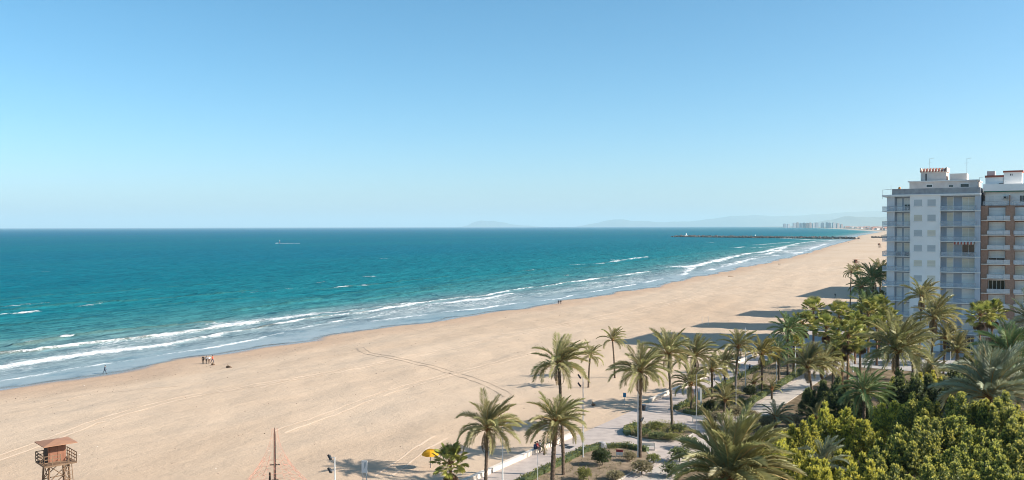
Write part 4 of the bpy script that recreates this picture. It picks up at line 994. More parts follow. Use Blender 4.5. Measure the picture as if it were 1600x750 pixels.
for x in (1400, 1413):
    a = fx(x); m.box(a, a + .9, .0, .45, zs[5] + .38, zs[5] + .44).box(a + .02, a + .08, .0, .06, zs[5] + .002, zs[5] + .38).box(a + .8, a + .86, .38, .44, zs[5] + .002, zs[5] + .38).box(a, a + .9, .45, .5, zs[5] + .002, zs[5] + .85)
m.obj('balcony_bench', DARKM, wb)
# --- brown brick block to the right
UB = UF + .7
bb = thing('apartment_block', P(UB, V0), 'brown brick apartment block with cream slabs at the right edge', 'building', -TH)
def bx_(px): return fx(px, UB)
def bz(px, py): return fz(px, py, UB)
XB0, XB1 = bx_(1532.5), bx_(1532.5) + 34; z0b = bz(1560, 344); zb = [z0b + 3.16 * k for k in range(-8, 2)]
box_o('wall', (XB0 + .01, XB1, 1.5, 22, 0, zb[-1]), BRICK, bb)
bays = [(1543.5, 1570.5), (1585, 1612), (1627, 1654)]
for px0, px1 in ((1532.5, 1543), (1571, 1585), (1612.5, 1626.5)):
    box_o('pilaster', (bx_(px0), bx_(px1), .25, 1.497, 0, zb[-1]), BRICK, bb)
rr = random.Random(9)
for k, z in enumerate(zb):
    for j, (p0, p1) in enumerate(bays):
        a, b = bx_(p0) - (1.35 if j == 0 else .0), bx_(p1) + .95; pts = [(a, 1.49), (a, -.25), (bx_(p1) - .6, -.25), (b + .02, .15 if j == 0 else -.25), (b + .02, 1.49)]
        if k < 9: MB().prism(pts, z - .17, z).obj('balcony_slab', CREAM, bb)
        if k == len(zb) - 1: continue
        railing(bb, bx_(p0) - .2, bx_(p1) - .3, -.22, z, .95, None, RAILW)
        MB().beam((bx_(p1) - .3, -.2, z + .5), (b - .05, .18, z + .5), .02, .9).obj('railing', RAILW, bb)
        opening(bb, 'balcony_door', bx_(p0) + .05, bx_(p1) - .05, z + .02, zb[k + 1] - .42, 1.497, 'glass' if (k == 3 and j == 0) else rr.choice(['white', 'white', 'cream', 'white', 'whitehalf']), 3 if k == 3 else 1)
zt = zb[-1]
box_o('top_wall', (bx_(1538), XB1, 2.2, 20, zt + .002, bz(1560, 299.5)), WALLW, bb); ztop = bz(1560, 299.5)
opening(bb, 'window', bx_(1543), bx_(1552), zt + .05, zt + 2.3, 2.197, 'white'); opening(bb, 'window', bx_(1592), bx_(1600), zt + .6, zt + 2.2, 2.197, 'glass', 1); opening(bb, 'window', bx_(1553), bx_(1563), zt + .05, zt + 2.3, 2.197, 'white')
railing(bb, bx_(1535), bx_(1576), -.2, zt, .95); railing(bb, bx_(1577), bx_(1612), -.2, zt, .95)
box_o('party_wall', (bx_(1576.2), bx_(1577.6), -.1, 2.19, zt + .003, zt + 2.2), BRICK, bb)
MB().box(bx_(1566), bx_(1572), 1.6, 2.15, zt + 1.5, zt + 2.1).tube([(bx_(1569), 1.59, zt + 1.8), (bx_(1569), 1.55, zt + 1.8)], .2, 10, 1).obj('air_conditioner', [ACW, DARKM], bb)
box_o('green_band', (bx_(1535.5), XB1, 1.2, 20, ztop + .002, ztop + .2), GREEN, bb)
box_o('parapet', (bx_(1535), XB1, 1.1, 1.4, ztop + .203, bz(1560, 287)), WALLW, bb); box_o('roof_slab', (bx_(1535), XB1, 1.403, 20, ztop + .203, ztop + .5), WALLW, bb)
UB2 = UB + 3
h1 = box_o('roof_room', (fx(1539, UB2), fx(1567, UB2), 3.2, 8, ztop + .5, fz(1550, 277, UB2)), WALLW, bb)
MB().box(fx(1538, UB2), fx(1568, UB2), 3.0, 8.2, fz(1550, 277, UB2) + .002, fz(1550, 274, UB2)).obj('eave', REDT, h1)
MB().box(fx(1560.5, UB2), fx(1567.5, UB2), 2.4, 3.1, ztop + .55, ztop + 1.9).obj('air_conditioner', DARKM, bb)
h2 = box_o('stair_tower', (fx(1567.5, UB2), fx(1596, UB2), 3.0, 8, ztop + .5, fz(1580, 269, UB2)), WALLW, bb)
MB().box(fx(1566.5, UB2), fx(1598, UB2), 2.8, 8.3, fz(1580, 269, UB2) + .002, fz(1580, 266.5, UB2)).obj('eave', REDT, h2)
MB().box(fx(1577.7, UB2), fx(1579, UB2), 2.98, 2.997, fz(1578, 274.5, UB2), fz(1578, 271.5, UB2)).box(fx(1580, UB2), fx(1581.3, UB2), 2.98, 2.997, fz(1578, 274.5, UB2), fz(1578, 271.5, UB2)).obj('vent', DARKM, h2)
MB().box(fx(1540.5, UB2), fx(1553, UB2), 5, 7.5, fz(1550, 274, UB2), fz(1550, 266.5, UB2)).obj('chimney', PENT, bb)
# --- further blocks of the seafront row; all but the inland one stand behind the white block and throw the stepped shadows on the sand
def plain_block(u0, u1, v0, v1, h, label):
    t = thing('apartment_block', P(u0, v1), label, 'building', -TH, 'apartment blocks further along the seafront'); w = v1 - v0; d = u1 - u0
    box_o('wall', (0, w, 0, d, 0, h - .3), WALLL, t); box_o('roof_slab', (-.3, w + .3, -.3, d + .3, h - .298, h), SLAB, t); n = int(h / 3.3)
    for k in range(1, n):
        box_o('balcony_slab', (-1.2, -.003, 1, d - 1, k * 3.3 - .18, k * 3.3), SLAB, t)
        for j in range(max(1, int(w / 4))): opening(t, 'window', 1 + j * 4, 3 + j * 4, k * 3.3 + .6, k * 3.3 + 2.3, -.002, 'white')
    return t
plain_block(259, 272, 14, 30.5, 34, 'pale apartment block directly behind the white one')
plain_block(295, 315, 12, 30, 33.5, 'pale apartment block second behind the white one')
plain_block(379, 449, 12, 31, 34, 'long pale apartment block farthest along the seafront')
plain_block(330, 366, -14, 12, 34, 'unseen block added inland behind the brick one to shade the palms')  # added out of view, to shade the dark trees beside the white block
# ================================================================== breakwater, far town
ROCK = pm('breakwater_rock', (.20, .165, .135), (.085, .072, .062), scale=.12, rough=.95)
pa, pb_ = ground(1052, 370.3, ZSEA), ground(1338, 373.6, ZSEA)
bw = thing('breakwater', (pa.x, pa.y, ZSEA), 'long dark rock breakwater reaching out from the far end of the beach', 'breakwater')
m = MB(); r = random.Random(2); dv = pb_ - pa; side = Vector((-dv.y, dv.x, 0)).normalized()
for k in range(620):
    t = k / 620 + r.uniform(-.002, .002); o = r.uniform(-11, 11); z = 3.4 * (1 - abs(o) / 13) + r.uniform(-.6, .7); s = r.uniform(1.6, 3.0) * (1.0 if t > .02 else .7)
    q = dv * t + side * o; m.blob((q.x, q.y, z), (s, s * r.uniform(.7, 1.1), s * .8), k, 6, 4, .5)
rk = m.obj('rock_mound', ROCK, bw); rk['kind'] = 'stuff'
m = MB().beam(dv * .02 + Vector((0, 0, 3.2)), dv + Vector((0, 0, 3.6)), 5.5, 2.2); m.obj('crest_road', pm('crest_concrete', (.40, .36, .31), (.30, .27, .24), scale=.2, rough=.9), bw)
q = dv * .085; m = MB().tube([(q.x, q.y, 3), (q.x, q.y, 9.5)], [1.6, 1.0], 8).tube([(q.x, q.y, 9.5), (q.x, q.y, 11.5)], [1.3, .3], 8).box(q.x - 4, q.x + 4, q.y - 3, q.y + 3, 3.5, 5.6); m.obj('beacon', WALLW, bw)
q = dv * .50; MB().tube([(q.x, q.y, 3), (q.x, q.y, 8)], [1.2, .8], 8).obj('beacon', WALLW, bw)
pj, pk = ground(1362, 371.5, 0), ground(1400, 372.0, 0)
m = MB(); dj = pk - pj
for k in range(70):
    q = dj * (k / 70) + Vector((0, r.uniform(-6, 6), r.uniform(.3, 2.6))); s = r.uniform(1.5, 2.8); m.blob(q, (s, s, s * .8), k + 900, 6, 4, .5)
jt = thing('groyne', pj, 'short dark rock groyne behind the beach left of the white block', 'groyne'); o = m.obj('rock_mound', ROCK, jt); o['kind'] = 'stuff'
def facade_mat(name, c, c2):
    m, n, l, b = nt(name); tc = n.new('ShaderNodeTexCoord'); br = n.new('ShaderNodeTexBrick'); l.new(tc.outputs['Object'], br.inputs['Vector'])
    mp = n.new('ShaderNodeMapping'); mp.inputs['Rotation'].default_value = (math.pi / 2, 0, 0); l.new(tc.outputs['Object'], mp.inputs[0]); l.new(mp.outputs[0], br.inputs['Vector'])
    br.inputs['Color1'].default_value = (*c, 1); br.inputs['Color2'].default_value = (*[x * .9 for x in c], 1); br.inputs['Mortar'].default_value = (*c2, 1)
    br.inputs['Scale'].default_value = .28; br.inputs['Mortar Size'].default_value = .09; l.new(br.outputs[0], b.inputs['Base Color']); b.inputs['Roughness'].default_value = .9; return m
FM = [facade_mat('far_facade_%s' % k, c, c2) for k, c, c2 in (('white', (.62, .57, .53), (.40, .39, .40)), ('brick', (.44, .32, .28), (.32, .25, .23)), ('pink', (.50, .38, .34), (.36, .31, .3)), ('grey', (.48, .48, .50), (.33, .33, .35)))]
TW = [(1226, 4.5, 0, 349.8), (1232, 4, 0, 350.2), (1241, 4, 3, 348.5), (1246, 4, 2, 347.8), (1251, 3.5, 0, 349), (1256, 4, 2, 348.4), (1261, 4.5, 1, 348.6), (1266, 4, 1, 348.2), (1271, 3, 0, 349), (1276, 5, 3, 348.2), (1285, 4.5, 3, 348.2), (1292, 3.5, 0, 347.8), (1296, 4, 3, 348.4), (1303, 4.5, 0, 348.2), (1309, 3.5, 2, 349), (1315, 3, 2, 350.5)]
PLACES = ['at the left end of the row', 'second from the left', 'third from the left', 'fourth from the left', 'fifth from the left', 'sixth from the left', 'seventh from the left', 'eighth from the left', 'eighth from the right', 'seventh from the right', 'sixth from the right', 'fifth from the right', 'fourth from the right', 'third from the right', 'second from the right', 'at the right end of the row']
for i, (px, w, mi, pt) in enumerate(TW):
    Y = 10800 - (px - 1226) * 32; t0 = at_depth(px, pt, Y); wm = w * Y / FPX; t = thing('tower_block', (t0.x, t0.y, 6), 'hazy %s tower across the bay, %s' % (['white', 'reddish', 'pink', 'grey'][mi], PLACES[i]), 'tower', .2 * math.sin(i), 'towers of the town across the bay')
    h = t0.z - 6; box_o('wall', (-wm / 2, wm / 2, -9, 9, 0, h), FM[mi], t); box_o('roof_room', (-wm / 5, wm / 4, -3, 4, h + .01, h + 4), FM[mi], t)
HM = []
for c, c2 in (((.62, .52, .46), (.45, .17, .10)), ((.66, .62, .58), (.40, .30, .26)), ((.50, .36, .30), (.34, .15, .10))):
    m = MB(); m.box(-8, 8, -6, 6, 0, 6.5); m.add([(-8.6, -6.6, 6.5), (8.6, -6.6, 6.5), (8.6, 6.6, 6.5), (-8.6, 6.6, 6.5), (-8, 0, 9.5), (8, 0, 9.5)], [(0, 1, 5, 4), (2, 3, 4, 5), (1, 2, 5), (3, 0, 4)], 1)
    HM.append(m.mesh('far_house', [pm('far_wall', c), pm('far_roof', c2)]))
r = random.Random(8)
for i in range(110):
    px = r.uniform(1290, 1386); Y = r.uniform(4700, 8200) if px > 1335 else r.uniform(6500, 9000); g = at_depth(px, 357, Y); u, v = uv(g)
    if v > float(shore(u)) - 40: g = P(u, float(shore(u)) - r.uniform(60, 700))
    o = link('far_house', HM[i % 3]); o.location = (g.x, g.y, r.uniform(0, 3) + (6 if u > 7000 else 1)); o.rotation_euler = (0, 0, r.uniform(-.5, .5)); s = r.uniform(.8, 1.7); o.scale = (s * 1.3, s, s)
    tag(o, 'tiny pale house in the hazy low town across the bay', 'house', 'low houses of the town across the bay')
# ================================================================== beach and promenade objects
WOOD = pm('red_brown_wood', (.27, .125, .075), (.20, .09, .055), scale=3, rough=.75, bump=.2, stretch=(1, 1, .3))
ROOFW = pm('orange_brown_roof', (.35, .185, .11), (.29, .15, .09), scale=1.2, rough=.7)
BEAM = pm('weathered_beam', (.21, .135, .085), (.14, .09, .055), scale=3, rough=.85)
SHADEW = pm('shaded_wood', (.085, .055, .038), (.06, .04, .03), scale=2, rough=.8)  # the cabin wood as seen in shade, the shade put into the colour
POSTW = pm('white_paint_metal', (.72, .72, .70), (.64, .64, .62), scale=3, rough=.45)
POSTG = pm('galvanised_metal', (.50, .52, .53), (.42, .44, .45), scale=3, rough=.45, metal=.3)
def lifeguard_tower(base, rz, label, full=True):
    t = thing('lifeguard_tower', base, label, 'lifeguard tower', rz, 'lifeguard towers on the beach'); hp = 3.75; w = 1.15
    for sx in (-1, 1):
        for sy in (-1, 1):
            MB().beam((sx * w * .95, sy * w * .95, -.1), (sx * w * .8, sy * w * .8, hp - .1), .15).obj('leg', BEAM, t)
    br = MB()
    for i, (a, b) in enumerate((((-1, -1), (1, -1)), ((1, -1), (1, 1)), ((1, 1), (-1, 1)), ((-1, 1), (-1, -1)))):
        for z0, z1 in ((.2, 1.9), (1.9, 3.55)):
            k0, k1 = .94 - .04 * z0, .94 - .04 * z1
            br.beam((a[0] * w * k0, a[1] * w * k0, z0), (b[0] * w * k1, b[1] * w * k1, z1), .07); br.beam((b[0] * w * k0, b[1] * w * k0, z0), (a[0] * w * k1, a[1] * w * k1, z1), .07)
        br.beam((a[0] * w * .87, a[1] * w * .87, 1.9), (b[0] * w * .87, b[1] * w * .87, 1.9), .08)
    br.obj('bracing', BEAM, t); p = 1.55
    dk = MB().box(-p, p, -p, p, hp - .16, hp - .04).obj('deck', BEAM, t)
    for i in range(11): MB().box(-p, p, -p + i * .283, -p + i * .283 + .265, hp - .038, hp).obj('plank', BEAM, dk)
    for i, (a, b) in enumerate((((-p, -p), (p, -p)), ((p, -p), (p, p)), ((p, p), (-p, p)), ((-p, p), (-p, -p)))):
        m = MB(); A, B = Vector((*a, 0)), Vector((*b, 0)); gap = i == 0
        for k in range(5):
            q = A.lerp(B, k / 4) * .985; m.beam(q + Vector((0, 0, hp)), q + Vector((0, 0, hp + 1.0)), .07)
        for z in (.32, .64, .98):
            if gap: m.beam(A * .985 + Vector((0, 0, hp + z)), A.lerp(B, .5) * .985 + Vector((0, 0, hp + z)), .05, .07)
            else: m.beam(A * .985 + Vector((0, 0, hp + z)), B * .985 + Vector((0, 0, hp + z)), .05, .07)
        m.obj('railing', BEAM, t)
    c = .85; hc = hp + 1.95
    cab = MB().box(-c, c, -c + .5, c + .3, hp + .002, hc).obj('cabin', WOOD, t)
    MB().box(-c + .1, -.03, -c + .46, -c + .498, hp + .05, hc - .35).box(.03, c - .1, -c + .46, -c + .498, hp + .05, hc - .35).obj('door', WOOD, cab)
    MB().box(-c + .05, c - .05, -c + .47, -c + .495, hc - .30, hc - .03).obj('eave_shade', SHADEW, cab)  # dark strip standing in for the shade under the eaves
    MB().box(-c - .015, -c - .002, -c + .7, c + .1, hp + .1, hc - .1).obj('shutter', SHADEW, cab)  # dark sheet standing in for shade on the side away from the sun
    e = 1.62; m = MB(); m.add([(-e, -e, hc), (e, -e, hc), (e, e, hc), (-e, e, hc), (-e, -e, hc + .07), (e, -e, hc + .07), (e, e, hc + .07), (-e, e, hc + .07), (0, 0, hc + .38)],
        [(3, 2, 1, 0), (0, 1, 5, 4), (1, 2, 6, 5), (2, 3, 7, 6), (3, 0, 4, 7), (4, 5, 8), (5, 6, 8), (6, 7, 8), (7, 4, 8)]); m.obj('roof', ROOFW, t)
    lad = MB()
    for s in (.35, 1.05): lad.beam((s, -p - .9, 0), (s, -p + .05, hp), .07)
    for k in range(9): lad.beam((.35, -p - .9 + .095 * k + .05, .2 + .4 * k), (1.05, -p - .9 + .095 * k + .05, .2 + .4 * k), .05)
    lad.obj('ladder', BEAM, t); return t
p_ = at_depth(87.5, 700, 92); lifeguard_tower((p_.x, p_.y, 0), R(43), 'red brown wooden lifeguard tower on the near sand at the left')
p_ = at_depth(1337.5, 400, 586); lifeguard_tower((p_.x, p_.y, -.1), R(20), 'small distant lifeguard tower behind the thin palms by the white block')
p_ = at_depth(1374, 400, 1120); lifeguard_tower((p_.x, p_.y, -.1), R(20), 'farthest lifeguard tower, just left of the white block balconies')
# --- rope climbing pyramid
ROPE = pm('red_rope', (.60, .27, .20), (.50, .22, .16), scale=8, rough=.9)
MAST = pm('dark_mast', (.05, .036, .028), (.03, .024, .02), scale=4, rough=.6)
YEL = pm('yellow_cloth', (.80, .43, .02), (.72, .36, .015), scale=2, rough=.6, transl=.3)
p_ = at_depth(429, 668, 92); hz_ = p_.z
cp = thing('climbing_net', (p_.x, p_.y, 0), 'rope climbing pyramid with red net and tall dark mast', 'climbing net')
MB().tube([(0, 0, -.1), (0, 0, hz_ * .55), (0, 0, hz_ - .7), (0, 0, hz_)], [.14, .12, .10, .02], 8).obj('mast', MAST, cp)
for z, w in ((hz_ * .46, .5), (hz_ * .24, .35)): MB().beam((-w, 0, z), (w, .1, z), .09).obj('crossbar', MAST, cp)
MB().tube([(-.55, .1, 0), (-.55, .1, 2.5)], [.13, .09], 7).obj('post', MAST, cp)
net = MB(); NA, NL = 14, 11; RAD = 4.3; r = random.Random(3)
def npt(a, l):
    f = l / NL; rad = .30 + RAD * f ** 1.9; return Vector((math.cos(a) * rad, math.sin(a) * rad, hz_ * .97 * (1 - f) + .15))
for k in range(NA):
    a = 2 * math.pi * k / NA; net.tube([npt(a, l) for l in range(NL + 1)], [.006] * 5 + [.012] * (NL - 4), 3)
    for l in range(2, NL + 1): net.tube([npt(a, l - r.uniform(0, .4)), npt(a + 2 * math.pi / NA, l - r.uniform(0, .4))], .005 if l < 6 else .011, 3)
    for l in range(5, NL): net.tube([npt(a, l), npt(a + 2 * math.pi / NA, l + 1)], .009, 3)
net.obj('rope_net', ROPE, cp)
for a in (3.4, 5.6):
    m = MB(); q = [npt(a + d, l) for d, l in ((0, 9), (.4, 9), (.4, 10.3), (0, 10.3))]; q = [v + Vector((0, 0, .03)) for v in q]
    m.add(q + [v + Vector((0, 0, .05)) for v in q], [(0, 1, 2, 3), (7, 6, 5, 4), (0, 4, 5, 1), (1, 5, 6, 2), (2, 6, 7, 3), (3, 7, 4, 0)]); m.obj('yellow_mat', pm('faded_yellow', (.58, .42, .10), (.5, .35, .08)), cp)
# --- yellow parasol
g = ground(672.5, 731); us = thing('parasol', g, 'bright yellow parasol on a dark blue pole beside the bottom fan palm', 'parasol')
MB().tube([(0, 0, -.1), (0, 0, 1.95)], .035, 7).obj('pole', pm('dark_blue_pole', (.03, .05, .10), (.02, .04, .08)), us)
m = MB(); K = 24; rows = []
for j in range(6):
    f = j / 5; rows.append([(0.98 * math.sin(f * 1.45) * math.cos(2 * math.pi * k / K) * (1 + (.05 if f > .9 else 0) * math.cos(8 * 2 * math.pi * k / K)), .98 * math.sin(f * 1.45) * math.sin(2 * math.pi * k / K) * (1 + (.05 if f > .9 else 0) * math.cos(8 * 2 * math.pi * k / K)), 1.45 + .75 * math.cos(f * 1.45) - (.05 * abs(math.sin(4 * 2 * math.pi * k / K)) * f)) for k in range(K)])
for j in range(5):
    for k in range(K):
        m.add([rows[j][k], rows[j][(k + 1) % K], rows[j + 1][(k + 1) % K], rows[j + 1][k]], [(0, 1, 2, 3)])
m.obj('canopy', YEL, us, True); m = MB()
for k in range(8):
    a = 2 * math.pi * k / 8; m.beam((0, 0, 1.5), (.9 * math.cos(a), .9 * math.sin(a), 1.55), .02)
m.obj('ribs', METAL, us)
# --- white board
b_, z_ = place(569.5, 730, 95); sg = thing('notice_board', b_, 'white notice board on two legs on the sand at the bottom', 'sign', R(-12))
MB().box(-.32, .32, -.03, .03, 1.65, 2.95).obj('board', POSTW, sg)
for x in (-.2, .2): MB().beam((x, .05, -.1), (x, .05, 2.7), .07).obj('leg', POSTG, sg)
MB().add([(-.05, -.034, 2.75), (.22, -.034, 2.82), (.10, -.034, 2.30), (-.10, -.034, 1.95), (-.02, -.034, 2.35)], [(0, 1, 2, 3, 4)]).obj('print', pm('grey_print', (.45, .5, .52)), sg)
# --- lamp posts, masts and floodlights
def mast(px, ptop, Y, label, rad=.07, fl=((0, 1),), mat=POSTW, foot=None, name='floodlight_mast', cat='mast', grp='masts and lamp posts'):
    b, z = place(px, ptop, Y); t = thing(name, b, label, cat, 0, grp)
    MB().tube([(0, 0, -.1), (0, 0, .25), (0, 0, .26), (0, 0, z)], [rad * 1.9, rad * 1.9, rad * 1.15, rad * .7], 8).obj('pole', mat, t)
    for dz, s in fl:
        zz = z - dz; arm = MB().beam((0, 0, zz - .05), (s * .32, -.1, zz - .05), .05).obj('bracket', METAL, t)
        M = Matrix.Translation((s * .45, -.18, zz + .02)) @ Matrix.Rotation(s * R(35), 4, 'Y') @ Matrix.Rotation(R(-25), 4, 'X')
        lo = MB().box(-.09, .09, -.2, .2, -.26, .26, 0, M).obj('floodlight', DARKM, t); MB().box(-.105, -.092, -.17, .17, -.22, .22, 0, M).obj('lens', POSTG, lo)
    return t
mast(911, 588, 107, 'tall grey mast with two black floodlights left of the windswept palm', fl=((0, -1), (1.0, -1)), mat=POSTG)
mast(997, 588, 107, 'tall white mast right against the windswept palm trunk', fl=((5.2, 1),), rad=.085)
mast(785, 660, 94, 'slim white post at the seat wall beside the nearest date palm', fl=(), rad=.075)
mast(523, 714, 88, 'white mast with a tilted floodlight rising from the bottom edge of the sand', fl=((0, -1), (1.3, -1)))
mast(1088, 585, 122, 'thin grey pole rising before the white bench', fl=(), rad=.04, mat=POSTG)
mast(1150, 585, 130, 'thin pale pole in front of the dark tall palm', fl=(), rad=.05, mat=POSTG)
mast(1165, 512, 150, 'white lamp post beyond the dark tall palm', fl=(), rad=.07)
mast(1213, 561, 152, 'short white lamp post beside the path hedge', fl=(), rad=.07)
mast(1243, 541, 164, 'white post with a side arm at the end of the long bed', fl=((.1, -1),), rad=.1)
mast(1307, 541, 168, 'white pole left of the reddish palm trunks', fl=(), rad=.08)
mast(1320, 541, 170, 'white pole between the reddish palm trunks', fl=(), rad=.08)
mast(1333, 541, 170, 'white pole right of the reddish palm trunks', fl=(), rad=.08)
mast(1341, 567, 150, 'short white post below the fan palm cluster', fl=(), rad=.06)
mast(1485, 543, 165, 'white lamp post at the foot of the white block', fl=(), rad=.06)
mast(840, 702, 96, 'thin pale signpost on the promenade in front of the seated people', fl=(), rad=.03)
# outdoor shower
g = ground(1095, 634); sh_ = thing('beach_shower', g, 'white shower post with grey basin by the promenade hedge', 'shower')
MB().box(-.16, .16, -.12, .12, -.05, 2.9).obj('column', POSTW, sh_); MB().beam((-.1, 0, 2.75), (-.75, .1, 2.75), .07).beam((-.7, .1, 2.75), (-.7, .1, 2.55), .12).obj('shower_arm', METAL, sh_); MB().box(-.9, .5, -.5, .5, 0, .08).obj('basin', KERB, sh_); MB().box(-.42, -.17, -.2, .15, .9, 2.2).obj('panel', pm('blue_grey_panel', (.12, .2, .24)), sh_)
# volleyball posts
for px, lab in ((1097, 'left thin white post on the open sand beyond the palms'), (1106.5, 'right thin white post on the open sand beyond the palms')):
    g = ground(px, 508); t = thing('net_post', g, lab, 'post', 0, 'net posts on the sand'); MB().tube([(0, 0, -.2), (0, 0, 2.3)], .045, 6).obj('pole', POSTW, t); MB().box(-.08, .08, -.08, .08, 2.3, 2.38).obj('cap', POSTG, t)
# small blue sign, bin, board, boulder, dark rectangles
g = ground(976, 633); t = thing('beach_sign', g, 'small blue sign on a thin post in the palm shade', 'sign', R(-15)); MB().tube([(0, 0, -.1), (0, 0, 1.9)], .035, 6).obj('post', POSTG, t); MB().box(-.24, .24, -.06, -.036, 1.25, 1.95).obj('panel', pm('sign_blue', (.05, .22, .36), (.04, .18, .30)), t)
g = ground(1006, 642); t = thing('litter_bin', g, 'dark litter bin against the seat wall', 'bin'); MB().tube([(0, 0, .12), (0, 0, .9)], [.24, .30], 12).obj('body', DARKM, t); MB().tube([(0, 0, .9), (0, 0, .97)], [.32, .28], 12).obj('lid', METAL, t); MB().box(-.2, .2, -.2, .2, 0, .12).obj('foot', METAL, t)
g = ground(968, 716); t = thing('information_panel', g, 'small red and white information panel in the near hedge', 'sign', R(-20)); MB().box(-.42, .42, -.03, .03, .75, 1.05).obj('header', pm('panel_red', (.36, .06, .06)), t); MB().box(-.42, .42, -.03, .03, .35, .745).obj('panel', POSTW, t)
for x in (-.36, .36): MB().beam((x, .05, 0), (x, .05, 1.0), .05).obj('leg', METAL, t)
g = ground(941, 702); t = tag(MB().blob((0, 0, .35), (.65, .5, .55), 5, 10, 7, .3).obj('boulder', pm('grey_boulder', (.33, .32, .33), (.22, .22, .23), scale=3, bump=.5)), 'grey boulder behind the round dark bush', 'boulder'); t.location = g
g = ground(1006, 642)
for px, py, lab in ((881, 696, 'dark grey floor grate on the promenade, nearer one'), (889, 699, 'dark grey floor grate on the promenade, farther one')):
    g = ground(px, py, .06); t = thing('floor_rectangle', g, lab, 'rectangle', -TH); MB().box(-.5, .5, -.7, .7, .002, .02).obj('frame', METAL, t); m = MB()
    for k in range(9): m.box(-.44, .44, -.62 + k * .145, -.54 + k * .145, .021, .035)
    m.obj('bars', DARKM, t)
# --- benches
BW = pm('bench_white', (.70, .66, .60), (.58, .55, .50), scale=4, rough=.7)
def bench(px, py, rz, label):
    t = thing('park_bench', ground(px, py, .06), label, 'bench', rz, 'white benches in the gardens')
    for k in range(4): MB().box(-.9, .9, -.30 + k * .125, -.20 + k * .125, .42, .46).obj('seat_slat', BW, t)
    for k in range(3): MB().box(-.9, .9, .24 + k * .03, .27 + k * .03, .54 + k * .14, .65 + k * .14).obj('back_slat', BW, t)
    for x in (-.85, .85): MB().box(x - .05, x + .05, -.32, .22, .0, .415).beam((x, .22, .2), (x, .34, .98), .09).obj('leg', BW, t)
    return t
bench(1012, 703, R(172), 'nearest white bench in front of the oval bed'); bench(1092, 660, R(165), 'farther white bench at the near end of the long bed')
